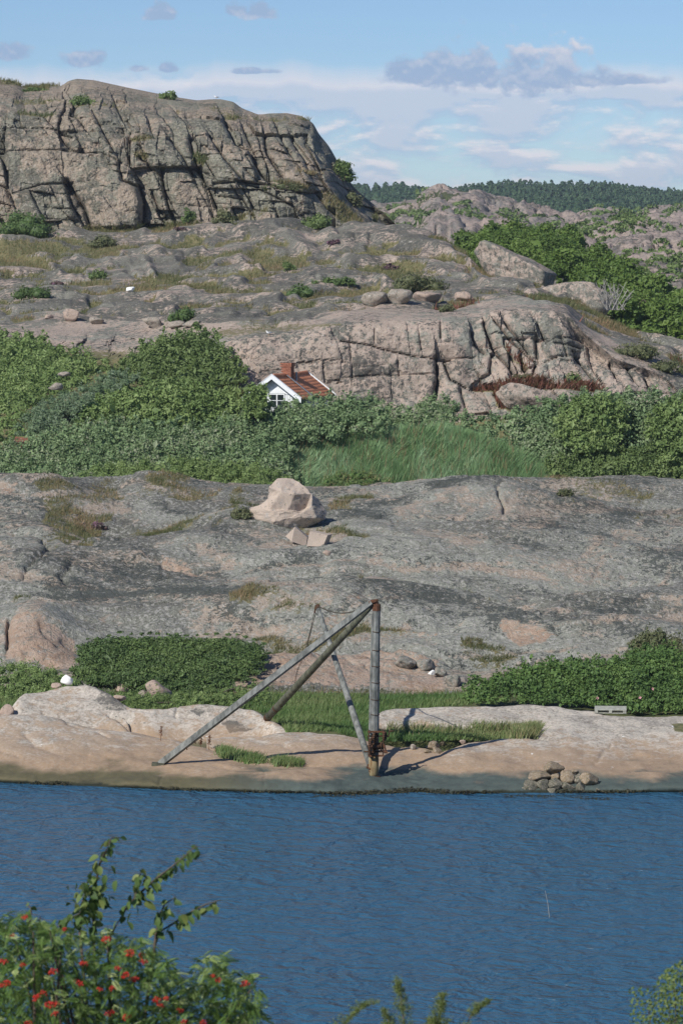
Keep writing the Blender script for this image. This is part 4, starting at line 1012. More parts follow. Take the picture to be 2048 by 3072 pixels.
def bush(name, label, px, pyb, w, h, mat, cat='bush', leafpx=6.5, nl=9, group=None, asp=.6, at=None, dens=1.0):
    g = hit(px, pyb) if at is None else Vector(W(px, pyb, at)); ppm = F / g.y; wm_, hm = w / ppm, h / ppm
    lumps = []
    for i in range(nl):
        a = rng.uniform(-1, 1); q = rng.random(); hz = hm * math.sqrt(max(.05, 1 - a * a * .8))
        r = rng.uniform(.30, .48) * min(hm, wm_ * .6)
        lumps.append((g.x + a * max(.02, wm_ / 2 - r * .8), g.y + rng.uniform(.1, .5) * min(wm_, hm) , g.z + max(r * .5, q * (hz - r)), r * 1.25, r, r * .9))
    lumps.append((g.x, g.y + .3 * hm, g.z + hm * .35, wm_ * .32, hm * .35, hm * .45))
    e = empty(name, g); tag(e, label, cat, group)
    foliage('foliage', e, lumps, int(max(120, w * h / 9 * 1.5 * dens)), leafpx / ppm, mat, asp)
    stems(e, g, lumps[:3], r=.03)
    return e


def blades(P, h, w, rg=rng, lean=(.25, .05), spread=.5):
    n = len(P); hh = h * (.55 + .8 * rg.random(n))
    an = rg.uniform(-.7, .7, n); side = np.column_stack([np.cos(an), np.sin(an), np.zeros(n)]) * (w * (.6 + .8 * rg.random(n)) / 2)[:, None]
    tip = P + np.column_stack([hh * (lean[0] + spread * rg.normal(size=n)), hh * (lean[1] + spread * rg.normal(size=n)), hh])
    P = P - np.array([0, 0, .04])
    return np.stack([P - side, P + side, tip], 1).reshape(-1, 3), np.arange(n * 3).reshape(n, 3)


def grass(name, P, h, w, mat, tint, lean=(.25, .05), spread=.45, kind='stuff', parent=None, label=None, cat=None):
    V_, F_ = blades(P, h, w, lean=lean, spread=spread)
    o = mesh_obj(name, V_, F_, mat, {'tint': np.repeat(np.clip(tint, 0, 1), 3)}, smooth=False)
    return tag(o, label, cat, None, kind)


def sample_grid(PX, PY, P, wgt, n):
    w = wgt[:-1, :-1].copy(); w[(PX[:-1, :-1] < -160) | (PX[:-1, :-1] > 2210)] = 0; w = w.ravel(); w = w / w.sum()
    k = rng.choice(len(w), n, p=w); r, c = np.divmod(k, PX.shape[1] - 1); a, b = rng.random((2, n, 1))
    return (P[r, c] * (1 - a) + P[r, c + 1] * a) * (1 - b) + (P[r + 1, c] * (1 - a) + P[r + 1, c + 1] * a) * b, PX[r, c], PY[r, c]


# ------------------------------------------------------------------ grass
PX, PY, P, veg = MIDV
Q, qx, qy = sample_grid(PX, PY, P, ss(veg, .35, .6) * (PY > 1440), 26000)
grass('rock_grass', Q, .17, .035, LM['dry'], .02 + .5 * fbm(Q, .35, 2, off=3) + .55 * rng.random(len(Q)) - .15 * ss(qy, 1900, 2050), label='dry grass tufts in the hollows of the grey rock dome', cat='grass')
PX, PY, P, veg, upw = UPV
Q, qx, qy = sample_grid(PX, PY, P, ss(veg, .35, .65) * upw * (PY > 660), 42000)
grass('slope_grass', Q, .24, .05, LM['dry'], .0 + .4 * fbm(Q, .15, 3, off=5) + .55 * rng.random(len(Q)), label='olive and straw grass between the ledges of the upper slope', cat='grass')
Q, qx, qy = sample_grid(PX, PY, P, ss(veg, .4, .6) * (1 - upw) * (PY < 1230) * (PX > 1300), 2500)
grass('ledge_weed', Q, .45, .10, LM['redweed'], rng.random(len(Q)), label='reddish weeds in the cracks of the pink rock wall', cat='weed')
PX, PY, P, veg = CLV
Q, qx, qy = sample_grid(PX, PY, P, ss(veg, .45, .7), 7000)
grass('cliff_grass', Q, .35, .08, LM['dry'], .05 + .4 * fbm(Q, .1, 2, off=6) + .4 * rng.random(len(Q)), label='grass on the ledges of the high cliff', cat='grass')
# meadow strip
n = 120000
gxr = rng.uniform(-15, 15, n); gyr = 126 + 17 * rng.random(n) ** 1.2
Q = np.column_stack([gxr, gyr, 0.84 + (gyr - 126) * 0.016]); Q[:, 2] += 0.12 * fbm(Q * [1, 1, 0], 0.3, 3, off=2)
gpx, gpy = proj(Q)
MP = [(-200, 2020), (400, 2050), (800, 2082), (1120, 2090), (1400, 2084), (1420, 2112), (1330, 2124), (1180, 2130), (1150, 2145), (1165, 2180), (1400, 2190), (1600, 2190), (1606, 2215), (1450, 2222), (1300, 2250), (1160, 2235), (1080, 2215), (1000, 2196), (860, 2198), (838, 2172), (800, 2140), (700, 2122), (590, 2114), (430, 2135), (300, 2090), (60, 2100), (30, 2150), (-200, 2150)]
keep = inpoly(gpx, gpy, MP); Q, gxr, gyr = Q[keep], gxr[keep], gyr[keep]; n = len(Q)
grass('meadow_grass', Q, .19, .036, LM['grass'], .02 + .45 * fbm(Q, .3, 3, off=8) + .45 * rng.random(n) + .25 * ss(gxr, 2, 5) * ss(gyr, 130, 127.5), label='green meadow grass strip behind the shore rocks', cat='grass')


def tuft(poly, n, h, mat, t0, w=.045, name='grass_tuft', label=None, ymin=0):
    poly = np.asarray(poly, float); lo, hi = poly.min(0), poly.max(0); pts = []
    g = np.concatenate([q for q in GROUND[:5]]); m = inpoly(g[:, 0], g[:, 1], poly); g = g[m]
    if len(g) == 0: g = np.array([[0, 0, *hit(*poly.mean(0))]])
    k = rng.integers(0, len(g), n); B = g[k, 2:] + rng.normal(size=(n, 3)) * [.07, .10, .0]
    V_, F_ = blades(B, h, w, spread=.35)
    return tag(mesh_obj(name, V_, F_, mat, {'tint': np.repeat(np.clip(t0 + .6 * rng.random(n), 0, 1), 3)}, smooth=False), label, 'grass', None, 'stuff')


tuft([(650, 2252), (700, 2258), (760, 2278), (790, 2290), (740, 2292), (660, 2272)], 2200, .30, LM['grass'], .1, label='green grass tuft in the crevice under the long timber')
tuft([(815, 2284), (860, 2280), (905, 2284), (905, 2300), (825, 2298)], 1500, .24, LM['grass'], .15, label='low grass tuft beside the shadow on the shore rock')
tuft([(1165, 2185), (1230, 2180), (1400, 2188), (1605, 2190), (1608, 2214), (1460, 2216), (1330, 2238), (1250, 2240), (1180, 2225)], 7000, .36, LM['grass'], .35, label='yellowing grass patch on the pale right slab')

# ------------------------------------------------------------------ thicket in the valley
def lin(y0, d0, y1, d1, kx=0.0): return lambda x, y: d0 + (d1 - d0) * (y - y0) / (y1 - y0) + kx * (x - 1024)


dv_ = lin(1485, 185.5, 1185, 191.0)
mass('dark_shrub', 'dark green wind-rounded shrub mass rising left of the cabin', 'shrub', [(320, 1125), (420, 1045), (500, 1010), (595, 984), (650, 1008), (700, 1062), (735, 1110), (742, 1175), (640, 1190), (480, 1160), (380, 1165)], lin(1190, 196, 985, 203), 1.5, 60, LM['darkbush'], .20)
mass('willow_shrub', 'silvery green willow leaning on the left side of the thicket', 'shrub', [(50, 1290), (110, 1222), (240, 1165), (330, 1120), (410, 1130), (340, 1195), (230, 1265), (130, 1330), (60, 1345)], lin(1345, 189, 1120, 196), .9, 40, LM['willow'], .17, 1.1, .35)
mass('maple_shrub', 'bright green broad-leaved shrubs left of the white gable', 'shrub', [(290, 1200), (480, 1140), (640, 1158), (735, 1178), (762, 1200), (745, 1215), (764, 1240), (765, 1275), (600, 1300), (400, 1290), (230, 1280)], lin(1300, 189.3, 1140, 194.5), 1.15, 60, LM['bright'], .24)
mass('hedge_thicket', 'mixed green thicket along the valley floor below the cabin', 'thicket', [(-160, 1345), (60, 1325), (230, 1268), (400, 1265), (600, 1275), (762, 1232), (800, 1212), (850, 1213), (895, 1198), (1010, 1190), (1110, 1195), (1160, 1245), (1150, 1292), (980, 1312), (880, 1340), (860, 1385), (900, 1440), (950, 1490), (800, 1490), (330, 1500), (170, 1480), (-160, 1440)], dv_, 1.15, 230, LM['thicket'], .17)
mass('nettle_bank', 'bright green weeds along the foot of the thicket above the grey rock', 'weeds', [(190, 1440), (300, 1400), (520, 1385), (800, 1400), (860, 1440), (800, 1490), (330, 1498), (240, 1475)], lin(1490, 184.4, 1385, 186), .6, 70, LM['bright'], .13, 1.2, .5)
mass('green_shrub', 'low bright green shrubs on the left slope under the rock ledges', 'shrub', [(-160, 1010), (60, 1000), (130, 1012), (170, 1045), (260, 1060), (330, 1085), (340, 1130), (250, 1190), (140, 1260), (70, 1340), (-160, 1360)], lin(1360, 187.3, 1000, 211), 1.1, 130, LM['bright'], .19)
mass('wall_foot_shrub', 'loose leafy shrubs at the foot of the pink rock wall', 'shrub', [(1100, 1200), (1150, 1215), (1240, 1235), (1300, 1195), (1350, 1200), (1380, 1250), (1480, 1255), (1560, 1230), (1560, 1300), (1300, 1300), (1100, 1300)], lin(1300, 192.5, 1200, 196), .7, 60, LM['thicket'], .17, .8)
mass('right_thicket', 'tall leafy green thicket at the right edge beside the reeds', 'thicket', [(1470, 1295), (1560, 1225), (1680, 1190), (1800, 1172), (1920, 1180), (2060, 1178), (2210, 1185), (2210, 1470), (1640, 1455), (1600, 1400), (1520, 1350)], lin(1470, 187.5, 1175, 192.5), 1.7, 75, LM['thicket'], .20, 1.1, .6, .34)
mass('alder_shrub', 'lighter broad-leaved shrub rising out of the right thicket', 'shrub', [(1660, 1300), (1690, 1225), (1760, 1190), (1850, 1195), (1880, 1260), (1840, 1340), (1740, 1360)], lin(1360, 187.6, 1190, 190.6), 1.2, 26, LM['bright'], .22)
mass('alder_shrub', 'lighter broad-leaved shrub at the right edge of the right thicket', 'shrub', [(1930, 1290), (1980, 1215), (2060, 1190), (2180, 1200), (2180, 1370), (1990, 1380)], lin(1380, 187.4, 1190, 190.6), 1.2, 26, LM['bright'], .22)
mass('right_ivy', 'dark bushes at the foot of the right thicket above the rock', 'bush', [(1640, 1380), (1800, 1350), (2060, 1340), (2210, 1350), (2210, 1470), (1640, 1458)], lin(1470, 186.9, 1340, 188.5), .8, 60, LM['darkbush'], .17)
mass('gable_bush', 'leafy bush covering the left corner of the white gable', 'bush', [(738, 1215), (752, 1172), (772, 1152), (786, 1160), (790, 1200), (782, 1245), (745, 1250)], lin(1250, 188.7, 1150, 189.6), .5, 16, LM['bright'], .2, 1.1)
# reeds
poly = np.array([(840, 1345), (920, 1305), (1100, 1280), (1300, 1275), (1440, 1300), (1540, 1350), (1610, 1400), (1640, 1460), (1500, 1490), (1150, 1500), (960, 1490), (880, 1420)], float)
c = np.column_stack([rng.uniform(830, 1650, 160000), rng.uniform(1270, 1505, 160000)]); c = c[inpoly(c[:, 0], c[:, 1], poly)][:86000]
c = c + rng.normal(size=c.shape) * [16, 9]
Yr = 186.6 + (190.6 - 186.6) * (1495 - c[:, 1]) / 220 + rng.normal(size=len(c)) * .25
Q = W(c[:, 0], c[:, 1], Yr); Q[:, 2] -= .42
V_, F_ = blades(Q, .46, .040, lean=(.40, -.05), spread=.42)
tn = .30 + .55 * fbm(Q, .55, 4, off=12, ani=(1, .6, 1)) + .45 * rng.random(len(Q))
ln = fbm(Q, .5, 3, off=15) * .5; V_ = V_.reshape(-1, 3, 3); V_[:, 2, 0] += ln; V_[:, 2, 2] += .25 * fbm(Q, .7, 3, off=16); V_ = V_.reshape(-1, 3)
tag(mesh_obj('reed_bed', V_, F_, LM['reed'], {'tint': np.repeat(np.clip(tn, 0, 1), 3)}, smooth=False), 'wind-combed green reed bed between the thickets', 'reeds', None, 'stuff')
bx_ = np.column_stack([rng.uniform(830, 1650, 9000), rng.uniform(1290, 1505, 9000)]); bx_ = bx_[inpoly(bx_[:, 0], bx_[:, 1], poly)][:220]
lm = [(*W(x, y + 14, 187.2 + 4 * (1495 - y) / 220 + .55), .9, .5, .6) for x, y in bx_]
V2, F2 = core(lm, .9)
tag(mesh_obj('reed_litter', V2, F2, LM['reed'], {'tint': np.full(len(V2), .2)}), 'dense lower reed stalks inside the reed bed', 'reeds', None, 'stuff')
k = rng.choice(len(Q), 900, False); Qs = Q[k] + [0, -.25, .1]
V_, F_ = blades(Qs, .75, .035, lean=(.15, -.05), spread=.25); tag(mesh_obj('dry_reeds', V_, F_, LM['dry'], {'tint': np.repeat(np.clip(.5 + .5 * rng.random(len(Qs)), 0, 1), 3)}, smooth=False), 'pale dry stalks scattered through the reed bed', 'reeds', None, 'stuff')
mass('yellow_weeds', 'yellow-green weeds at the left foot of the reed bed', 'weeds', [(960, 1470), (1000, 1425), (1120, 1430), (1180, 1460), (1150, 1500), (1000, 1495)], lin(1500, 186.2, 1425, 187.2), .5, 30, LM['grass'], .13, 1.1, .4)

# ------------------------------------------------------------------ shrubs near the shore
mass('juniper_mat', 'dense dark green creeping shrub mat behind the left shore rock', 'shrub', [(190, 2030), (235, 1960), (250, 1915), (330, 1897), (480, 1895), (700, 1900), (790, 1925), (808, 1965), (790, 2030), (700, 2075), (560, 2095), (400, 2085), (280, 2075), (200, 2060)], lin(2095, 136.2, 1895, 142.6), .75, 140, LM['juniper'], .125, 1.8, .5, .22, rmin=.12, flat_=.6)
mass('low_scrub', 'leafy green scrub at the left edge under the broken pink rock', 'scrub', [(-160, 2010), (60, 2000), (190, 2030), (230, 2060), (180, 2075), (60, 2090), (-160, 2120)], lin(2120, 135, 2000, 138.5), .4, 50, LM['bright'], .09, 1.1, .5)
_, rl = mass('rose_hedge', 'dense dark green wild rose hedge above the wooden pallet', 'hedge', [(1395, 2090), (1420, 2045), (1500, 2030), (1560, 1995), (1680, 1985), (1800, 1985), (1880, 1975), (1920, 1940), (2010, 1940), (2070, 1985), (2210, 1985), (2210, 2150), (2040, 2132), (1900, 2128), (1860, 2118), (1700, 2105), (1560, 2098), (1430, 2105)], lin(2130, 131.8, 1940, 137.5), .75, 150, LM['rose'], .12, 1.5, .7, .13, rmin=.25)
mass('sallow_bush', 'olive green bush rising behind the wild rose hedge', 'bush', [(1860, 1985), (1890, 1940), (1930, 1910), (1990, 1905), (2045, 1935), (2050, 1990), (1960, 2010)], lin(2000, 138, 1905, 139.5), .6, 26, LM['brownish'], .12)
mass('strand_scrub', 'low leafy scrub between the boulders and the creeping shrub mat', 'scrub', [(330, 2085), (560, 2080), (700, 2065), (800, 2050), (810, 2095), (700, 2112), (520, 2122), (400, 2125)], lin(2125, 132.6, 2050, 137), .32, 60, LM['bright'], .08, 1.1, .5, rmin=.15)
for i, (x, y) in enumerate([(1650, 2006), (1702, 2020), (1790, 2042), (1848, 2050), (1982, 2005), (1928, 2015), (1956, 2066), (1918, 2092), (1790, 2094), (1990, 1985)]):
    Y = 131.8 + (2130 - y) / 190 * 5.7 - .35; p = Vector(W(x, y, Y)); mb = MB()
    for k in range(5):
        an = k * 1.257; mb.add([p, p + Vector((.05 * math.cos(an - .5), -.02, .05 * math.sin(an - .5))), p + Vector((.065 * math.cos(an), -.03, .065 * math.sin(an))), p + Vector((.05 * math.cos(an + .5), -.02, .05 * math.sin(an + .5)))], [(0, 1, 2, 3)])
    e = empty('rose_flower', p); mb.build('petals', M_petal, e); tag(e, 'small pink rose flower on the dark green hedge', 'flower', 'pink rose flowers on the hedge')

# single bushes on the slope and at the cliff
BU = [('juniper_bush', 'dark green juniper at the left foot of the cliff', 60, 712, 170, 88, 'juniper', 16), ('juniper_bush', 'small dark bush at the cliff foot right of the black cleft', 562, 675, 46, 56, 'darkbush', 7),
      ('cliff_bush', 'rounded bush at the cliff foot below the middle ledges', 672, 668, 75, 52, 'brownish', 8), ('cliff_bush', 'green bush perched on the left cliff top', 252, 316, 72, 36, 'darkbush', 8), ('cliff_bush', 'low flat bush on the left skyline of the cliff', 105, 274, 80, 16, 'darkbush', 6),
      ('cliff_bush', 'bush breaking the skyline halfway along the cliff top', 505, 298, 62, 32, 'darkbush', 8), ('cliff_bush', 'dark leafy tree hanging on the steep right end of the cliff', 1030, 545, 70, 75, 'darkbush', 10), ('cliff_bush', 'dark bush on the right flank of the cliff', 1062, 620, 70, 50, 'brownish', 8),
      ('cliff_bush', 'dark bush in the shadow at the right foot of the cliff', 950, 690, 90, 60, 'darkbush', 9), ('cliff_bush', 'brown green scrub on the ledge of the right cliff', 850, 570, 120, 30, 'brownish', 8), ('cliff_bush', 'dry olive scrub at the cliff foot left of the middle', 310, 745, 90, 48, 'brownish', 8),
      ('juniper_bush', 'spreading bright juniper on the left of the middle slope', 100, 895, 125, 48, 'juniper', 10), ('juniper_bush', 'dark mound juniper in the middle of the slope above the thicket', 555, 966, 110, 50, 'juniper', 10), ('juniper_bush', 'juniper beside the long pink ledge', 900, 892, 85, 48, 'juniper', 9),
      ('juniper_bush', 'low spreading juniper behind the long pink ledge', 1010, 862, 160, 32, 'juniper', 9), ('rowan_bush', 'rounded olive bush with brown leaves behind the grey boulders', 1252, 880, 165, 75, 'brownish', 12), ('small_bush', 'small olive bush at the right end of the pale ledge', 1340, 935, 45, 30, 'brownish', 6),
      ('small_bush', 'small bush on the slope left of the middle juniper', 295, 838, 60, 38, 'darkbush', 7), ('small_bush', 'dark small bush in the hollow under the cliff', 865, 815, 50, 40, 'darkbush', 7), ('heather_bush', 'purple heather clump above the pink ledge', 1170, 808, 60, 20, 'heather', 6),
      ('heather_bush', 'purple heather clump at the foot of the cliff', 540, 690, 45, 14, 'heather', 5), ('heather_bush', 'purple heather clump left of the slope juniper', 172, 855, 45, 16, 'heather', 5), ('heather_bush', 'dull purple heather clump below the round hump', 1005, 735, 55, 18, 'heather', 5),
      ('ledge_bush', 'dark green bush on the right ledge of the pink wall', 1690, 1165, 160, 62, 'darkbush', 11), ('ledge_bush', 'slim shrub growing in the crack of the pink wall', 1438, 1160, 36, 80, 'brownish', 7), ('ledge_bush', 'olive scrub on the ledge under the cracked blocks', 1560, 1150, 130, 34, 'brownish', 8),
      ('slope_bush', 'olive scrub on the far right slope above the pink wall', 1900, 1075, 150, 60, 'brownish', 9), ('slope_bush', 'dark scrub below the grove at the right edge', 2000, 1120, 120, 50, 'brownish', 8), ('rock_bush', 'small heath bush left of the split boulder', 725, 1560, 75, 48, 'brownish', 7),
      ('rock_bush', 'brown heather clump on the left of the grey rock', 300, 1590, 60, 26, 'heather', 6), ('rock_bush', 'low bush in the hollow at the right crest of the grey rock', 1690, 1490, 70, 24, 'brownish', 7)]
for nm, lb, x, y, w, h, mt, nl in BU:
    bush(nm, lb, x, y, w, h, LM[mt], 'heather' if 'heather' in nm else 'bush', 6.0, nl, asp=.45 if mt == 'juniper' else .6)
e = bush('gap_bush', 'dark green bush filling the gap between the two rounded rocks', 1448, 822, 92, 84, LM['darkbush'], 'bush', 7, 14, at=262)

# grove of broad-leaved trees in the valley behind the slope
GR = [(1395, 735, 95, 95, 318), (1465, 722, 115, 95, 322), (1545, 712, 130, 95, 326), (1625, 715, 130, 95, 326), (1698, 728, 115, 110, 318), (1600, 775, 110, 90, 290), (1690, 800, 130, 110, 284), (1780, 790, 135, 130, 296), (1850, 822, 130, 130, 284),
      (1770, 865, 120, 100, 262), (1900, 880, 140, 140, 266), (1965, 875, 130, 140, 276), (1860, 930, 120, 110, 248), (1975, 955, 150, 130, 250), (2060, 930, 150, 150, 262), (2070, 1000, 150, 130, 244), (1930, 1005, 110, 80, 236), (2160, 960, 160, 150, 255), (1410, 800, 60, 60, 290)]
for (x, y, w, h, Y) in GR:
    ppm = F / Y; c = W(x, y, Y); rw, rh = w / 2 / ppm, h / 2 / ppm; base = Vector((c[0], c[1], max(7.5, c[2] - rh - 5.0)))
    lumps = []
    for k in range(20):
        d = unit(1)[0]; q = rng.uniform(.35, .8); r = rng.uniform(.34, .52)
        lumps.append((c[0] + d[0] * rw * q, c[1] + d[1] * rw * q, c[2] + d[2] * rh * q, rw * r, rw * r, rh * r))
    e = empty('grove_tree', base); tag(e, 'green broad-leaved tree in the dense grove behind the right rocks', 'tree', 'broad-leaved trees in the grove')
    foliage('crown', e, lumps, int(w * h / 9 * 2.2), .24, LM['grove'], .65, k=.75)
    mb = MB(); mb.tube([base - Vector((0, 0, 1)), base.lerp(Vector(c), .5) + Vector((.2, 0, 0)), Vector(c)], [.22, .16, .08], 6, False); mb.build('trunk', M_bark, e, True)

# bare grey shrub at the grove edge
g = Vector(W(1845, 930, 228)); e = empty('dead_shrub', g); tag(e, 'bare grey dead shrub in front of the green grove', 'shrub')
for k in range(26):
    an = rng.uniform(-.7, .7); L = rng.uniform(1.0, 2.2); t = g + Vector((rng.uniform(-.6, .6), rng.uniform(-.3, .3), 0)); mb = MB()
    tip = t + Vector((math.sin(an) * L, rng.uniform(-.3, .3), math.cos(an) * L)); md = t.lerp(tip, .5) + Vector((rng.uniform(-.1, .1), 0, .05))
    mb.tube([t, md, tip], [.035, .025, .012], 4, False)
    for j in range(3):
        s_ = t.lerp(tip, rng.uniform(.4, .85)); mb.tube([s_, s_ + Vector((rng.uniform(-.4, .4), rng.uniform(-.2, .2), rng.uniform(.2, .5)))], [.02, .01], 4, False)
    mb.build('branch', M_greytwig, e)

# far forest on the ridge, and scrub between the far rocks
Cs, Ns, Ss, Ts = [], [], [], []
for k in range(2000):
    px_ = rng.uniform(880, 2300); q = rng.random() ** 1.3; ytop = np.interp(px_, [c[0] for c in hF], [c[1] for c in hF])
    Y = 1755 - 400 * q; g = W(px_, ytop + 2 + 100 * q, Y); H = rng.uniform(3.6, 5.8); n = 40
    t = rng.random(n) ** .8; r = (1 - t) ** .8 * rng.uniform(1.5, 2.6) + .4; an = rng.uniform(0, 6.28, n)
    Cs.append(np.column_stack([g[0] + np.cos(an) * r, g[1] + np.sin(an) * r, g[2] + H * (.12 + .88 * t)])); Ts.append(np.full(n, rng.random() * .7) + .3 * rng.random(n))
    Ns.append(np.column_stack([np.cos(an), np.sin(an) - .4, np.full(n, .6)]) + .4 * rng.normal(size=(n, 3))); Ss.append(np.full(n, 1.7) * (1.1 - .4 * t))
C, N, S, T = map(np.concatenate, (Cs, Ns, Ss, Ts)); N /= np.linalg.norm(N, axis=1)[:, None]
V_, F_ = leafmesh(C, N, S, .8)
tag(mesh_obj('far_forest', V_, F_, LM['conifer'], {'tint': np.repeat(T, 4)}, smooth=False), 'dark conifer forest along the far ridge', 'forest', None, 'stuff')
Cs, Ts = [], []
g = np.concatenate(GROUND[-3:])
for k in range(2600):
    p = g[rng.integers(len(g))]
    if pn(np.array([p[2] * .03]), np.array([p[3] * .02]), np.array([.5]))[0] < .02 or p[1] < 560 or (p[1] < 640 and rng.random() < .7): continue
    n = 26; r = rng.uniform(.6, 1.6) * p[3] / 600; d = unit(n); d[:, 2] = np.abs(d[:, 2]) * .7; Cs.append(p[2:] + d * r); Ts.append(np.full(n, rng.random() * .6) + .4 * rng.random(n))
C, T = np.concatenate(Cs), np.concatenate(Ts); N = unit(len(C)) + [0, -.5, .6]; N /= np.linalg.norm(N, axis=1)[:, None]
V_, F_ = leafmesh(C, N, .8 * C[:, 1] / 600, .7)
tag(mesh_obj('far_scrub', V_, F_, LM['darkbush'], {'tint': np.repeat(T, 4)}, smooth=False), 'green scrub scattered between the far rocky hills', 'scrub', None, 'stuff')

mass('grove_understorey', 'continuous green undergrowth filling the grove below its crowns', 'undergrowth', [(1360, 740), (1440, 700), (1560, 690), (1700, 700), (1760, 760), (1880, 800), (1980, 880), (2060, 940), (2210, 960), (2210, 1060), (2000, 1040), (1860, 1000), (1830, 920), (1700, 850), (1600, 830), (1400, 830)], lambda x, y: 300 - (y - 700) * .16, 2.2, 90, LM['grove'], .25, 1.4)

# ------------------------------------------------------------------ boulders
M_bpink = rock_mat('boulder_pink', (0.36, 0.265, 0.21), (0.32, 0.24, 0.195), (0.24, 0.215, 0.185), (0.06, 0.06, 0.055), (0.46, 0.43, 0.38), SOIL, 1.6, .5, .05, .70)
M_split = rock_mat('split_granite', (0.43, 0.345, 0.28), (0.39, 0.315, 0.26), (0.30, 0.275, 0.25), (0.07, 0.07, 0.065), (0.5, 0.47, 0.43), SOIL, 1.6, .4, .04, .75)
M_bgrey = rock_mat('boulder_grey', (0.28, 0.235, 0.19), (0.23, 0.20, 0.165), (0.19, 0.19, 0.165), (0.06, 0.065, 0.055), (0.45, 0.45, 0.41), SOIL, 1.4, .6, .06, .58)
M_btan = rock_mat('boulder_tan', (0.22, 0.165, 0.10), (0.17, 0.135, 0.088), (0.145, 0.135, 0.10), (0.05, 0.055, 0.045), (0.42, 0.38, 0.30), SOIL, 1.6, .5, .05, .66)
M_wet = rock_mat('boulder_wet', (0.10, 0.095, 0.065), (0.075, 0.08, 0.06), (0.085, 0.095, 0.075), (0.03, 0.032, 0.026), (0.16, 0.16, 0.11), SOIL, 2.0, .5, .05, .66)


def icos(sub):
    import bmesh
    bm = bmesh.new(); bmesh.ops.create_icosphere(bm, subdivisions=sub, radius=1)
    r = (np.array([v.co for v in bm.verts]), np.array([[v.index for v in f.verts] for f in bm.faces])); bm.free(); return r


ICO4, ICO5 = icos(4), icos(6)


def rock(name, label, px, pyb, w, h, mat, seed, ang=.75, depth=.9, lich=.3, dark=-.3, pink=-.5, at=None, sink=.16, cat='boulder', mesh=None, skew=0.0, group=None, kind=None, npl=13):
    g = hit(px, pyb) if at is None else Vector(W(px, pyb, at)); ppm = F / g.y
    r = np.random.default_rng(seed); d, f = mesh or ICO4
    npl = 8 if ang >= .85 else 10; ang = max(ang, .88); nrm = unit(npl, r); hk = r.uniform(.42, .85, npl)
    dots = np.maximum(d @ nrm.T, .06); q = hk / dots
    k = 22.0; rad = -np.log(np.exp(-k * np.minimum(q, 1.6)).sum(1) + np.exp(-k * 1.05)) / k
    rad = ang * rad + (1 - ang) * .95
    v = d * rad[:, None]; v = v * (1 + .09 * fbm(v + seed, 1.7, 5))[:, None]
    v[:, 0] += skew * v[:, 2]
    v /= np.array([np.ptp(v[:, 0]) / 2, np.ptp(v[:, 1]) / 2, np.ptp(v[:, 2]) / 2])
    hz = h / ppm / 2 / (1 - sink * .5); R = np.array([w / ppm / 2, w / ppm / 2 * depth, hz])
    v = v * R + np.array([0, R[1] * .75, hz * (1 - sink)])
    o = mesh_obj(name, v, f, mat, {'lich': np.full(len(v), lich), 'dark': np.full(len(v), dark), 'pink': np.full(len(v), pink), 'veg': np.zeros(len(v))})
    o.location = g
    return tag(o, label, cat if kind is None else None, group, kind)


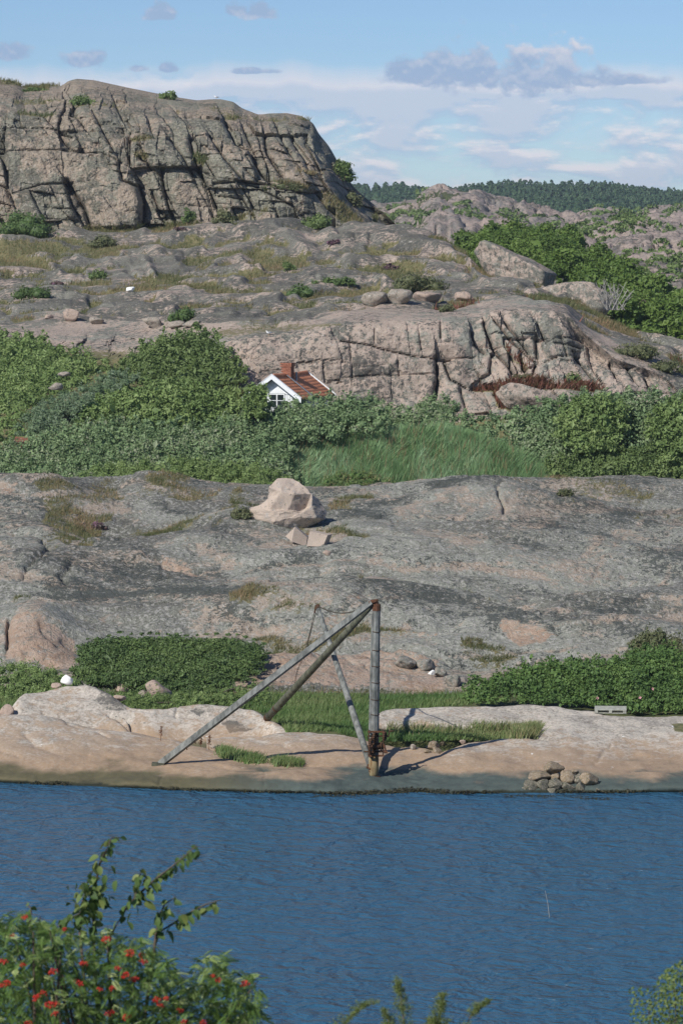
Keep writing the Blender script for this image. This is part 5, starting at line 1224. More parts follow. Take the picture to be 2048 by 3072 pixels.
rock('rock_outcrop', None, 1562, 850, 250, 128, M_pinkwall, 11, .7, 1.2, .55, .0, at=250, mesh=ICO5, sink=.75, skew=-.25, kind='structure')
rock('rock_outcrop', None, 1715, 935, 240, 100, M_pinkwall, 23, .7, .9, .55, .0, at=232, mesh=ICO5, sink=.7, kind='structure')
rock('rock_outcrop', None, 1610, 1265, 250, 112, M_pinkwall, 31, .5, .5, .35, .1, at=198.0, mesh=ICO5, sink=.1, skew=-.5, kind='structure')
BO = [('white_rock', 'white painted stone in the green scrub behind the left shore dome', 197, 2052, 38, 32, M_white, 2, .6), ('small_boulder', 'small tan stone right at the left edge beside the scrub', 10, 2085, 24, 22, M_bpink, 3, .5), ('small_boulder', 'rounded brown stone in the scrub at the left edge', 48, 2080, 28, 22, M_bpink, 4, .4),
      ('small_boulder', 'flat pale stone below the white painted stone', 166, 2064, 34, 16, M_bpink, 5, .5), ('small_boulder', 'rounded pale boulder at the left end of the shore dome', 18, 2152, 46, 34, M_bpink, 6, .4), ('small_boulder', 'flat brown stone among scrub right of the shore dome', 364, 2075, 46, 28, M_bpink, 7, .6),
      ('small_boulder', 'low tan stone in front of the scrub right of the shore dome', 362, 2102, 42, 20, M_bpink, 8, .5), ('angular_boulder', 'angular orange boulder with a grey left face in the green scrub', 470, 2100, 82, 56, M_bpink, 9, .95), ('small_boulder', 'pale blue grey stone beside the angular orange boulder', 424, 2096, 34, 28, M_bgrey, 10, .5),
      ('grey_boulder', 'long green grey boulder, leftmost of the round ones on the ledge', 1212, 2010, 66, 40, M_bgrey, 12, .35), ('grey_boulder', 'pale topped boulder, second of the round ones on the ledge', 1272, 2012, 58, 36, M_bgrey, 13, .35), ('grey_boulder', 'upright grey stone, third of the round ones on the ledge', 1325, 2034, 42, 34, M_bgrey, 14, .4),
      ('grey_boulder', 'rounded drooping boulder, rightmost of the round ones on the ledge', 1364, 2062, 54, 38, M_bgrey, 15, .3), ('small_boulder', 'small white stone wedged under the round boulders', 1294, 2028, 24, 16, M_white, 16, .4), ('small_boulder', 'small pale stone at the top of the rose hedge', 1558, 2000, 26, 16, M_bgrey, 17, .6),
      ('shore_stone', 'pale stone, largest of the small heap behind the winch hump', 1353, 2226, 44, 28, M_bpink, 18, .5), ('shore_stone', 'square stone in the middle of the small heap behind the winch hump', 1305, 2248, 36, 26, M_btan, 19, .7), ('shore_stone', 'dark round stone at the front of the small heap', 1313, 2264, 32, 22, M_btan, 20, .4),
      ('shore_stone', 'small pale stone at the back of the small heap', 1327, 2228, 20, 14, M_bpink, 21, .5), ('shore_stone', 'lone pale stone left of the small heap', 1240, 2252, 20, 18, M_bgrey, 22, .5), ('shore_stone', 'small tan stone between the lone stone and the small heap', 1282, 2250, 18, 12, M_btan, 24, .5),
      ('shore_stone', 'small stone at the right end of the small heap', 1384, 2230, 20, 14, M_bpink, 25, .5), ('shore_stone', 'flat stone at the bottom left of the small heap', 1284, 2260, 24, 10, M_btan, 26, .5), ('shore_stone', 'rounded stone between the two pale stones of the heap', 1334, 2240, 20, 14, M_btan, 27, .5),
      ('slope_boulder', 'cubic pinkish boulder standing on the left slope', 218, 966, 50, 40, M_bpink, 28, .9), ('slope_boulder', 'flat dark-topped boulder right of the cubic boulder', 290, 972, 46, 24, M_bgrey, 29, .8), ('slope_boulder', 'broad grey boulder left of the mound juniper', 460, 984, 66, 36, M_bgrey, 30, .6),
      ('slope_boulder', 'low grey slab just below the mound juniper', 524, 988, 56, 24, M_bgrey, 32, .6), ('slope_boulder', 'low bluish slab right below the mound juniper', 580, 982, 56, 22, M_bgrey, 33, .6), ('slope_boulder', 'small pink stone at the far left of the slope', 147, 957, 28, 14, M_bpink, 34, .7), ('white_rock', 'white stone alone on the middle slope', 392, 876, 26, 15, M_white, 35, .6),
      ('slope_boulder', 'rounded mossy boulder, middle of the three before the olive bush', 1202, 914, 76, 50, M_bgrey, 36, .4), ('slope_boulder', 'square grey boulder, leftmost of the three before the olive bush', 1128, 918, 84, 50, M_bgrey, 37, .6), ('slope_boulder', 'broken white mossy boulder, rightmost of the three before the olive bush', 1286, 912, 90, 40, M_bpink, 38, .85),
      ('slope_boulder', 'small pink wedge boulder right of the mossy boulders', 1384, 904, 52, 28, M_bpink, 39, .8), ('slope_boulder', 'pale stone showing in the left green shrubs', 196, 1130, 40, 14, M_bgrey, 40, .5), ('slope_boulder', 'grey stone below the pale one in the left green shrubs', 168, 1172, 44, 22, M_bgrey, 41, .5)]
for i, (nm, lb, x, y, w, h, mt, sd, an) in enumerate(BO):
    kw = {}
    if 'showing' in lb or 'below the pale one' in lb: kw['at'] = 190.0
    if nm == 'grey_boulder': kw['lich'] = .6; kw['dark'] = .0
    rock(nm, lb, x, y, w, h, mt, sd * 7 + 1, an, .9, **kw)


def Z8(x, y): return 1500 + x * .3495, 2080 + y * .3495


PILE = [(440, 690, 175, 95, 't', 'pale topped block crowning the rock heap at the waterline'), (330, 765, 205, 95, 't', 'wide brown block on the left of the rock heap'), (478, 745, 85, 65, 't', 'small tan block in the middle of the rock heap'), (578, 775, 120, 105, 't', 'square tan block right of the middle of the rock heap'),
        (680, 770, 100, 85, 'w', 'dark green block at the right shoulder of the rock heap'), (640, 700, 70, 45, 't', 'small block at the upper right of the rock heap'), (770, 800, 165, 120, 't', 'big brown stone at the right end of the rock heap'), (480, 820, 160, 90, 'w', 'dark wet block in the lower middle of the rock heap'),
        (265, 835, 130, 95, 'w', 'dark wet block at the lower left of the rock heap'), (375, 835, 100, 95, 'w', 'wet upright block left of the lower middle of the heap'), (592, 845, 130, 80, 'w', 'low dark block under the square tan block'), (690, 845, 110, 90, 'w', 'wet block beside the big brown end stone'),
        (800, 848, 150, 42, 'w', 'flat wet stone at the water below the end stone'), (440, 855, 90, 45, 'w', 'flat weed-covered stone at the front of the heap'), (210, 845, 60, 40, 'w', 'smallest wet stone at the left tip of the heap'), (540, 700, 60, 40, 't', 'thin slab tucked behind the crowning block'), (880, 840, 70, 30, 'w', 'low stone at the right tip of the heap')]
for i, (x, y, w, h, m, lb) in enumerate(PILE):
    X, Y_ = Z8(x, y); yy = 118.75 + (860 - y) / 170 * 1.15
    rock('heap_stone', lb, X, Y_, w * .37, h * .33, M_btan if m == 't' else M_wet, 200 + i * 3, .92, .9, lich=.25, at=yy, sink=.3, cat='stone', group='rock heap at the waterline')

# the big split boulder, built face by face from its corners
def B5(x, y, dy): return Vector(W(680 + x * .2551, 1400 + y * .2551, BY + dy))


g = hit(862, 1592); BY = g.y + .2
VB = {'A': (600, 128, 1.0), 'B': (790, 145, 1.1), 'C': (850, 180, .9), 'D': (940, 260, .6), 'E': (1000, 320, .45), 'F': (1080, 390, .9), 'G': (1190, 545, 1.0), 'H': (1165, 615, .9), 'I': (1090, 645, .8), 'J': (850, 750, .55), 'K': (700, 765, .35), 'L': (500, 730, .45), 'M': (380, 675, .6), 'N': (300, 615, .75), 'O': (262, 560, .8), 'P': (262, 495, .8),
      'Q': (340, 480, .85), 'R': (490, 385, .75), 'S': (487, 300, .65), 'T': (500, 240, .6), 'a': (640, 287, .25), 'b': (790, 316, .12), 'c': (720, 516, .18), 'd': (885, 522, .55), 'e': (940, 470, .62), 'f': (500, 505, .30), 'h': (540, 520, .05), 'i': (900, 530, .12), 'j': (1000, 470, .22), 'k': (730, 605, -.02), 'l': (1060, 605, .25), 'm': (560, 650, .0)}
FB = ['ABCDEbaT', 'Taf RS'.replace(' ', ''), 'abcf', 'bEedc', 'QRfhP', 'fcdih', 'deji', 'Ej e'.replace(' ', ''), 'EFGj', 'jGHl', 'PhmNO', 'hikm', 'ijlk', 'NmLM', 'mkKL', 'klIJK', 'lHI']
keys = list(VB); pos = [B5(*VB[k]) for k in keys]; ring = 'ABCDEFGHIJKLMNOPQRST'
back = [pos[keys.index(k)] + Vector((0, 1.9 - .5 * VB[k][2], -.12 if k in 'ABCDT' else .0)) for k in ring]
cen = sum(back, Vector()) / len(back); back = [cen + (p - cen) * .86 for p in back]
faces = [tuple(keys.index(c) for c in f) for f in FB]; nb = len(pos); pos += back
for i in range(len(ring)):
    j = (i + 1) % len(ring); faces.append((keys.index(ring[i]), keys.index(ring[j]), nb + j, nb + i))
faces.append(tuple(nb + i for i in range(len(ring)))[::-1])
import bmesh
bm = bmesh.new(); vs = [bm.verts.new(p - g) for p in pos]
for f in faces: bm.faces.new([vs[i] for i in f])
bmesh.ops.recalc_face_normals(bm, faces=bm.faces); bmesh.ops.bevel(bm, geom=list(bm.edges), offset=.045, segments=2, affect='EDGES', profile=.6); bmesh.ops.triangulate(bm, faces=bm.faces)
bmesh.ops.subdivide_edges(bm, edges=[e_ for e_ in bm.edges if e_.calc_length() > .12], cuts=4, use_grid_fill=True)
vv = np.array([v.co for v in bm.verts]); dsp = .07 * fbm(vv, 1.8, 5, off=3)
bm.normal_update()
for v, q in zip(bm.verts, dsp): v.co += v.normal * float(q)
me = bpy.data.meshes.new('split_boulder'); bm.to_mesh(me); bm.free()
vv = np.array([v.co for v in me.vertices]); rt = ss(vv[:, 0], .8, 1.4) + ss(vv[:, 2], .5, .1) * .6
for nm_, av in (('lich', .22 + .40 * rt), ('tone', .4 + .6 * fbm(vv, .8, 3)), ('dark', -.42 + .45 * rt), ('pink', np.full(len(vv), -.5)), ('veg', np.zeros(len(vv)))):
    a_ = me.attributes.new(nm_, 'FLOAT', 'POINT'); a_.data.foreach_set('value', av.astype(np.float32))
me.materials.append(M_split); o = bpy.data.objects.new('split_boulder', me); COL.objects.link(o); o.location = g; tag(o, 'large pale split boulder with cut faces standing on the grey rock', 'boulder')


def block(label, corners, dy, depth, y0):
    """angular quarried block from its front outline (photo corners with their own depth)"""
    mb = MB(); fr_ = [Vector(W(680 + x * .2551, 1400 + y * .2551, y0 + q)) for x, y, q in corners]; n = len(fr_)
    bk = [p + Vector((dy, depth, .0)) for p in fr_]
    mb.add(fr_ + bk, [tuple(range(n))] + [(i, (i + 1) % n, n + (i + 1) % n, n + i) for i in range(n)] + [tuple(range(n, 2 * n))[::-1]])
    b = Vector((sum(p.x for p in fr_) / n, y0, min(p.z for p in fr_))); v = np.array(mb.v) - np.array(b)
    o = mesh_obj('quarry_block', v, mb.f, M_split, {'lich': np.full(len(v), .0), 'dark': np.full(len(v), -.6), 'pink': np.full(len(v), -.5)}, smooth=False); o.location = b
    tag(o, label, 'stone block')


y0 = hit(885, 1637).y
block('angular pink block leaning against the foot of the split boulder', [(690, 820, .15), (765, 880, 0), (935, 940, .25), (945, 830, .45), (800, 705, .35)], .06, .5, y0)
block('square pink block lying right of the leaning block', [(938, 935, .1), (1130, 940, 0), (1185, 805, .12), (975, 760, .22)], .22, .6, hit(945, 1642).y)
rock('quarry_chip', 'small pink chip in the grass below the square block', 978, 1662, 26, 16, M_bpink, 77, .9, cat='stone')

# ------------------------------------------------------------------ derrick crane
b = hit(1120, 2329); cr = empty('derrick_crane', b); tag(cr, 'old wooden derrick crane with rusty winch standing at the waterline', 'crane')
yb = b.y + .22
Pb, Pt = Vector(W(1120, 2325, yb)), Vector(W(1129, 1812, yb))
ax = (Pt - Pb)


def pat(py): return Pb + ax * ((2325 - py) / (2325 - 1812))


mb = MB(); mb.tube([pat(2265), pat(2120), pat(1990), pat(1830)], [.172, .165, .152, .138], 8); mb.build('post', M_wood, cr)
M_foot = simple_mat('bare_wood', (0.22, 0.13, 0.06), .85, .3, 5.0, (0.33, 0.28, 0.16), .5, stretch=(1.6, 1.6, .4))
mb = MB(); mb.tube([pat(2334), pat(2322), pat(2310), pat(2264)], [.11, .165, .18, .18], 12); mb.build('post_foot', M_foot, cr, True)
mb = MB(); mb.tube([pat(2336), pat(2327)], [.30, .24], 12); mb.build('foot_plate', M_iron, cr, True)
mb = MB(); mb.tube([pat(1832), pat(1812)], [.148, .148], 10); mb.tube([pat(1812), pat(1798)], [.07, .06], 8); mb.build('post_cap', M_rust, cr)
mb = MB(); rl_ = Vector((-.148, -.05, 0)); mb.tube([pat(2190) + rl_ * 1.1, pat(1840) + rl_ * .92], [.045, .04], 4); mb.build('rail', M_wood, cr)
for y in (1895, 1950, 1998, 2047, 2098, 2143):
    c = pat(y); mb = MB(); R_ = np.interp(y, [1812, 2265], [.148, .182])
    mb.tube([c + Vector((math.cos(t) * R_, math.sin(t) * R_, .012 * math.sin(t * 2))) for t in np.linspace(0, 2 * math.pi, 14)], .013, 5, False); mb.build('band', M_iron, cr)
Lf = hit(480, 2294); Lt = pat(1806) + Vector((-.17, -.05, 0))
d_ = (Lt - Lf); mb = MB(); mb.tube([Lf + d_ * .004, Lf + d_ * .35, Lf + d_ * .7, Lt], [.152, .150, .142, .128], 4); lg = mb.build('stiff_leg', M_wood, cr); lg['label'] = 'long square grey timber leg running down to the left'
mb = MB(); mb.box(Lf + Vector((-.05, .0, .03)), (.45, .4, .10)); mb.build('leg_shoe', M_woodgreen, cr)
for q in (.02, .13, .17):
    c = Lf + d_ * q; mb = MB(); mb.tube([c + Vector((.0, -.2, -.1)), c + Vector((.02, -.2, -.2))], .022, 6); mb.build('bolt', M_iron, cr)
Bf = hit(800, 2163); Bf = Bf + Vector((.05, 0, .12)); Bt = pat(1812) + Vector((-.12, .12, 0)); d_ = Bt - Bf
mb = MB(); mb.tube([Bf, Bf + d_ * .12, Bf + d_ * .6, Bt], [.145, .145, .13, .105], 12); lg = mb.build('stiff_leg', M_woodgreen, cr, True); lg['label'] = 'dark round timber leg running back to the grass'
mb = MB(); mb.tube([Bf - d_ * .006, Bf + d_ * .012], [.153, .153], 12, True); mb.tube([Bf + d_ * .085, Bf + d_ * .095], [.150, .150], 12, True); mb.build('end_ring', M_iron, cr)
mb = MB(); mb.tube([Lt + Vector((-.1, 0, -.02)), Lt + Vector((.15, 0, .04)), pat(1803)], [.09, .06, .05], 6); mb.tube([Bt + Vector((-.06, 0, -.1)), Bt + Vector((.1, -.1, .05))], [.07, .06], 6); mb.build('head_iron', M_rust, cr)
Jf, Jt = pat(2296) + Vector((-.12, .16, 0)), Vector(W(953, 1822, yb + 5.8)); d_ = Jt - Jf
mb = MB(); mb.tube([Jf, Jf + d_ * .25, Jf + d_ * .6, Jt], [.125, .125, .105, .08], 10); mb.build('jib', M_wood, cr, True)
mb = MB(); mb.tube([Jt - d_ * .012, Jt + d_ * .010], [.095, .10], 8); mb.tube([Jt + Vector((-.1, -.02, .02)), Jt + Vector((.09, -.02, .05))], .05, 6); mb.tube([Jt + Vector((-.09, 0, .0)), Jt + Vector((-.12, 0, -.22))], .035, 6); mb.build('jib_head', M_iron, cr)
mb = MB(); mb.tube([Jf - d_ * .012 + Vector((-.10, -.02, .1)), Jf - d_ * .02 + Vector((-.02, -.05, -.12)), pat(2312) + Vector((-.16, -.1, 0))], .03, 6); mb.tube([pat(2300) + Vector((-.26, -.1, 0)), pat(2306) + Vector((-.1, -.12, 0))], .035, 6); mb.build('heel_iron', M_rust, cr)
h0 = Jt + Vector((-.10, 0, -.2)); h1 = Vector(W(917, 1950, yb + 6.0))
for k in (-1, 1):
    mb = MB(); mb.tube([h0 + Vector((.03 * k, 0, 0)), h0.lerp(h1, .5) + Vector((.012 * k, 0, -.02)), h1 + Vector((.02 * k, 0, 0))], .014, 5, False); mb.build('hoist_rope', M_rope, cr)
mb = MB(); mb.box(h1 + Vector((-.01, 0, -.08)), (.10, .08, .24)); mb.tube([h1 + Vector((-.03, -.06, -.08)), h1 + Vector((-.03, .06, -.08))], .09, 10); mb.tube([h1 + Vector((-.02, 0, -.2)), h1 + Vector((-.06, 0, -.3)), h1 + Vector((-.14, 0, -.33)), h1 + Vector((-.14, 0, -.26))], .024, 6); mb.build('pulley_block', M_iron, cr)
h2 = Vector(W(884, 2052, yb + 6.2)); hs = h1 + Vector((-.12, 0, -.33)); mb = MB()
for k in range(14):
    p = hs.lerp(h2, (k + .5) / 14) + Vector((-.05 * math.sin(math.pi * k / 13), 0, 0)); t = (h2 - hs).normalized() * .05; s_ = Vector((.018, 0, 0)) if k % 2 else Vector((0, .018, 0))
    mb.tube([p - t - s_, p - t + s_, p + t + s_, p + t - s_, p - t - s_], .008, 4, False)
mb.build('chain', M_iron, cr)
mb = MB(); c0, c1_ = Jt + Vector((.03, 0, .04)), pat(1806) + Vector((-.1, .1, .02)); mb.tube([c0.lerp(c1_, t) + Vector((0, 0, -.42 * 4 * t * (1 - t) * .8)) for t in np.linspace(0, 1, 12)], .024, 5, False); mb.build('topping_cable', M_rope, cr)
# winch
wn = pat(2227) + Vector((.05, -.20, 0)); wi = empty('winch', wn - b); wi.parent = cr; WO = b + wi.location


def wpart(mb, name, mat, smooth=False): return mesh_obj(name, np.asarray(mb.v) - np.asarray(WO), mb.f, mat, smooth=smooth, parent=wi)


def gear(c, axis, r, w, teeth, name='gear_wheel', spokes=4):
    axis = Vector(axis).normalized(); u_ = axis.cross(Vector((0, 0, 1))).normalized(); v_ = axis.cross(u_); mb = MB(); c = Vector(c); n = 28
    vs_, fs_ = [], []
    for i in range(n):
        t = 2 * math.pi * i / n; dr = u_ * math.cos(t) + v_ * math.sin(t)
        for rr, ww in ((r, -w / 2), (r, w / 2), (r * .80, w / 2), (r * .80, -w / 2)): vs_.append(c + dr * rr + axis * ww)
    for i in range(n):
        j = (i + 1) % n
        for k in range(4): fs_.append((i * 4 + k, i * 4 + (k + 1) % 4, j * 4 + (k + 1) % 4, j * 4 + k))
    mb.add(vs_, fs_)
    for i in range(teeth):
        t = 2 * math.pi * i / teeth; dr = u_ * math.cos(t) + v_ * math.sin(t); M = Matrix((dr, axis, dr.cross(axis))).transposed(); mb.box(c + dr * (r + .012), (.03, w, .03), M)
    for i in range(spokes):
        t = math.pi * 2 * i / spokes + .4; dr = u_ * math.cos(t) + v_ * math.sin(t); mb.tube([c, c + dr * r * .85], [.03, .022], 5, False)
    mb.tube([c - axis * w * .8, c + axis * w * .8], r * .2, 8)
    return wpart(mb, name, M_iron)


for x in (-.24, .27):
    mb = MB()
    for yy in (-.10, .28): mb.box(wn + Vector((x, yy, 0)), (.045, .06, .90))
    for zz in (-.43, -.12, .12, .43): mb.box(wn + Vector((x, .09, zz)), (.05, .42, .055))
    wpart(mb, 'side_frame', M_iron)
mb = MB()
for zz in (.43, -.43): mb.box(wn + Vector((.015, -.12, zz)), (.58, .05, .06))
wpart(mb, 'cross_bar', M_rust)
mb = MB(); mb.tube([wn + Vector((-.2, -.02, -.1)), wn + Vector((.25, -.02, -.1))], .12, 14); mb.tube([wn + Vector((.18, -.02, -.1)), wn + Vector((.22, -.02, -.1))], .17, 14); wpart(mb, 'drum', M_iron, True)
mb = MB()
for zz, x0, x1 in ((-.1, -.3, .34), (.26, -.28, .48), (-.30, -.42, .42)): mb.tube([wn + Vector((x0, -.02, zz)), wn + Vector((x1, -.02, zz))], .03, 8)
wpart(mb, 'axle', M_iron)
axg = (1, -.38, 0)
gear(wn + Vector((-.12, -.16, -.08)), axg, .30, .07, 26); gear(wn + Vector((-.02, -.12, .24)), axg, .17, .07, 16, spokes=3); gear(wn + Vector((.33, -.08, .26)), (1, -.3, 0), .15, .06, 14, spokes=3)
mb = MB(); c = wn + Vector((.46, -.02, .26)); mb.tube([c, c + Vector((.04, .1, .14)), c + Vector((.05, .12, .16))], .026, 6); mb.tube([c + Vector((.05, .12, .16)), c + Vector((.18, .12, .17))], .024, 6); wpart(mb, 'crank', M_iron)
mb = MB(); mb.tube([wn + Vector((.36, -.1, -.26)), wn + Vector((.30, -.12, -.02))], .035, 6); mb.tube([wn + Vector((.30, -.1, -.3)), wn + Vector((.42, -.1, -.3))], .05, 6); wpart(mb, 'brake_lever', M_rust)

# ------------------------------------------------------------------ cabin
A = Vector(W(815, 1128, 191.0)); PH = math.radians(18); rd, sd_ = Vector((math.sin(PH), math.cos(PH), 0)), Vector((math.cos(PH), -math.sin(PH), 0))
cb = empty('cabin', A - Vector((0, 0, 3.9))); tag(cb, 'small white cabin with orange tiled roof half hidden by the thicket', 'cabin')


def CL(x, y, z): return A + sd_ * x + rd * y + Vector((0, 0, z))


HW, RL, DR = 1.68, 6.2, 1.27
def cbox(mb, x0, x1, y0, y1, z0, z1):
    mb.add([CL(x, y, z) for x in (x0, x1) for y in (y0, y1) for z in (z0, z1)], [(0, 1, 3, 2), (4, 6, 7, 5), (0, 4, 5, 1), (2, 3, 7, 6), (0, 2, 6, 4), (1, 5, 7, 3)])


ww = 1.36; sl_ = DR / HW; mb = MB(); y0_, y1_ = .40, RL - .35
prof = [(-ww, -3.9), (ww, -3.9), (ww, -ww * sl_ - .16), (0, -.16), (-ww, -ww * sl_ - .16)]
mb.add([CL(x, y0_, z) for x, z in prof] + [CL(x, y1_, z) for x, z in prof], [(0, 1, 2, 3, 4), (9, 8, 7, 6, 5)] + [(i, 5 + i, 5 + (i + 1) % 5, (i + 1) % 5) for i in range(5)])
wl_ = mb.build('wall', M_wallp, cb)
for i, x in enumerate(np.arange(-ww + .08, ww, .17)):
    if abs(x - .18) < .5: continue
    mb = MB(); cbox(mb, x - .022, x + .022, y0_ - .022, y0_ + .001, -3.5, -abs(x) * sl_ - .20); mb.build('batten', M_wallp, wl_, world_parent=False); o = wl_.children[-1] if wl_.children else None
for o in wl_.children: o.location = -cb.location
# window with a little pediment
wf = MB(); cx = .18
for (x0, x1, z0, z1) in ((-.46, .46, -1.06, -1.00), (-.46, -.40, -1.75, -1.06), (.40, .46, -1.75, -1.06), (-.03, .03, -1.75, -1.06), (-.46, .46, -1.80, -1.75), (-.40, .40, -1.40, -1.37)): cbox(wf, cx + x0, cx + x1, y0_ - .05, y0_ - .003, z0, z1)
wo_ = wf.build('window', M_paint, cb)
for x0, x1 in ((-.40, -.03), (.03, .40)):
    mb = MB(); cbox(mb, cx + x0, cx + x1, y0_ - .02, y0_ - .004, -1.75, -1.06); o = mb.build('pane', M_glass, wo_, world_parent=False); o.location = -cb.location
mb = MB(); mb.add([CL(cx - .52, y, -.99) for y in (y0_ - .07,)] + [CL(cx + .52, y0_ - .07, -.99), CL(cx, y0_ - .07, -.72), CL(cx - .52, y0_ - .002, -.99), CL(cx + .52, y0_ - .002, -.99), CL(cx, y0_ - .002, -.72)], [(0, 1, 2), (5, 4, 3), (0, 3, 4, 1), (1, 4, 5, 2), (2, 5, 3, 0)])
o = mb.build('pediment', M_paint, wo_, world_parent=False); o.location = -cb.location
mb = MB(); cbox(mb, -ww - .02, ww + .02, y0_ - .035, y0_ - .002, -1.0 - .03, -1.0 + .03); mb.build('cornice', M_paint, cb)
# roof decks, tile courses, barge boards
for sgn in (1, -1):
    mb = MB(); mb.add([CL(0, 0, -.06), CL(sgn * HW, 0, -DR - .06), CL(sgn * HW, RL, -DR - .06), CL(0, RL, -.06), CL(0, 0, -.12), CL(sgn * HW, 0, -DR - .12), CL(sgn * HW, RL, -DR - .12), CL(0, RL, -.12)],
                      [(0, 1, 2, 3), (7, 6, 5, 4), (0, 4, 5, 1), (1, 5, 6, 2), (2, 6, 7, 3)]); rf_ = mb.build('roof', M_wood, cb)
    nc = 8; nt_ = int(RL / .055)
    for c in range(nc):
        t0, t1 = c / nc, (c + 1.12) / nc; vs_, fs_ = [], []
        for i in range(nt_ + 1):
            y = .05 + (RL - .1) * i / nt_; w_ = .014 * math.cos(2 * math.pi * y / .22); sag = -.05 * math.sin(math.pi * y / RL)
            for t, lift in ((t0, .0), (t1, .016), (t1, .002)):
                vs_.append(CL(sgn * HW * t, y, -DR * t + lift + (w_ if lift != .002 else w_ - .012) + sag * (1 - t)))
        for i in range(nt_):
            for k in (0, 1): fs_.append((i * 3 + k, i * 3 + k + 1, i * 3 + k + 4, i * 3 + k + 3))
        mb = MB(); mb.add(vs_, fs_); o = mb.build('tile_course', M_tile, rf_, True, False); o.location = -cb.location
    # barge boards: wide face board with a cap board
    for y, w_, nm in ((0.0, .27, 'barge_board'), (RL, .12, 'barge_board')):
        yo = -.03 if y == 0 else .03; ya, yb_ = min(y, y + yo * 1.6), max(y, y + yo * 1.6); mb = MB()
        mb.add([CL(0, q, z) for q in (ya, yb_) for z in (.09, .09 - w_)] + [CL(sgn * (HW + .06), q, z - DR - .04) for q in (ya, yb_) for z in (.09, .09 - w_)], [(0, 4, 6, 2), (1, 3, 7, 5), (0, 1, 5, 4), (2, 6, 7, 3), (4, 5, 7, 6), (0, 2, 3, 1)]); mb.build(nm, M_paint, cb)
        if y == 0:
            mb = MB(); mb.add([CL(0, q, z) for q in (-.07, .09) for z in (.12, .091)] + [CL(sgn * (HW + .08), q, z - DR - .04) for q in (-.07, .09) for z in (.12, .091)], [(0, 4, 6, 2), (1, 3, 7, 5), (0, 1, 5, 4), (2, 6, 7, 3), (4, 5, 7, 6), (0, 2, 3, 1)]); mb.build('cap_board', M_paint, cb)
mb = MB()
for i in range(17):
    y = .1 + i * (RL - .2) / 17; sg = -.05 * math.sin(math.pi * y / RL); mb.tube([CL(0, y, .0 + sg), CL(0, y + .375, .015 + sg)], [.105, .115], 8, True)
mb.build('ridge_tiles', M_tile, cb, True)
ch = MB(); cy = 2.75; cbox(ch, -.275, .275, cy - .275, cy + .275, -.6, .60); chm = ch.build('chimney', M_mortar, cb); bk = MB()
for r_ in range(15):
    z = -.42 + r_ * .072; e_ = .30 + (.045 if r_ >= 12 else 0)
    for s4 in range(4):
        for k in range(3):
            u0 = -e_ + (k + (.5 if r_ % 2 else 0)) * e_ * 2 / 2.5; u1 = min(e_, u0 + e_ * 2 / 2.5 - .012); u0 = max(-e_, u0)
            if u1 - u0 < .03: continue
            if s4 == 0: cbox(bk, u0, u1, cy - e_, cy - e_ + .09, z, z + .06)
            elif s4 == 1: cbox(bk, u0, u1, cy + e_ - .09, cy + e_, z, z + .06)
            elif s4 == 2: cbox(bk, -e_ + .001, -e_ + .09, cy + max(u0, -e_ + .092), cy + min(u1, e_ - .092), z + .001, z + .059)
            else: cbox(bk, e_ - .09, e_ - .001, cy + max(u0, -e_ + .092), cy + min(u1, e_ - .092), z + .001, z + .059)
o = bk.build('brickwork', M_brick, chm, False, False); o.location = -cb.location
mb = MB(); cbox(mb, -.33, .33, cy - .33, cy + .33, .635, .66); o = mb.build('chimney_cap', M_iron, chm, False, False); o.location = -cb.location
mb = MB(); ym = cy - .45; mb.add([CL(x, y, -DR * x / HW + z) for x in (.12, HW - .02) for y in (ym - .09, ym + .09) for z in (.055, .085)], [(0, 1, 3, 2), (4, 6, 7, 5), (0, 4, 5, 1), (2, 3, 7, 6), (0, 2, 6, 4), (1, 5, 7, 3)]); mb.build('roof_walkway', M_lead, cb)
mb = MB(); q = CL(.42, ym + .75, -.34); mb.tube([q - Vector((0, 0, .1)), q + Vector((0, 0, .42))], [.06, .06], 10); mb.tube([q + Vector((0, 0, .40)), q + Vector((0, 0, .46))], [.075, .075], 10); mb.build('vent_pipe', M_lead, cb)
# red shed half buried in the leaves at the left
p = Vector(W(72, 1385, 187.9)); sh = empty('red_shed', p); tag(sh, 'patch of a red wooden shed showing through the leaves at the left', 'shed')
M_red = simple_mat('red_boards', (0.20, 0.075, 0.05), .9, .25, 3.0, (0.26, 0.11, 0.075), .3)
mb = MB(); mb.box(p + Vector((0, 1.0, .2)), (1.1, 1.2, 1.2)); w_ = mb.build('wall', M_red, sh)
mb = MB(); M_ = Matrix.Rotation(.35, 3, 'X'); mb.box(p + Vector((0, .9, 1.05)), (1.2, 1.4, .06), M_); mb.build('roof', M_red, sh)

# ------------------------------------------------------------------ pallet, stake, stalks, gulls
g = hit(1828, 2143); pa = empty('wooden_pallet', g); tag(pa, 'weathered grey wooden pallet lying below the rose hedge', 'pallet'); M3 = Matrix.Rotation(math.radians(-5), 3, 'Z') @ Matrix.Rotation(math.radians(3), 3, 'X')


def pbox(name, c, sz, tilt=None):
    mb = MB(); mb.box(g + M3 @ Vector(c) + Vector((0, -.35, .10)), sz, M3); mb.build(name, M_pallet, pa)


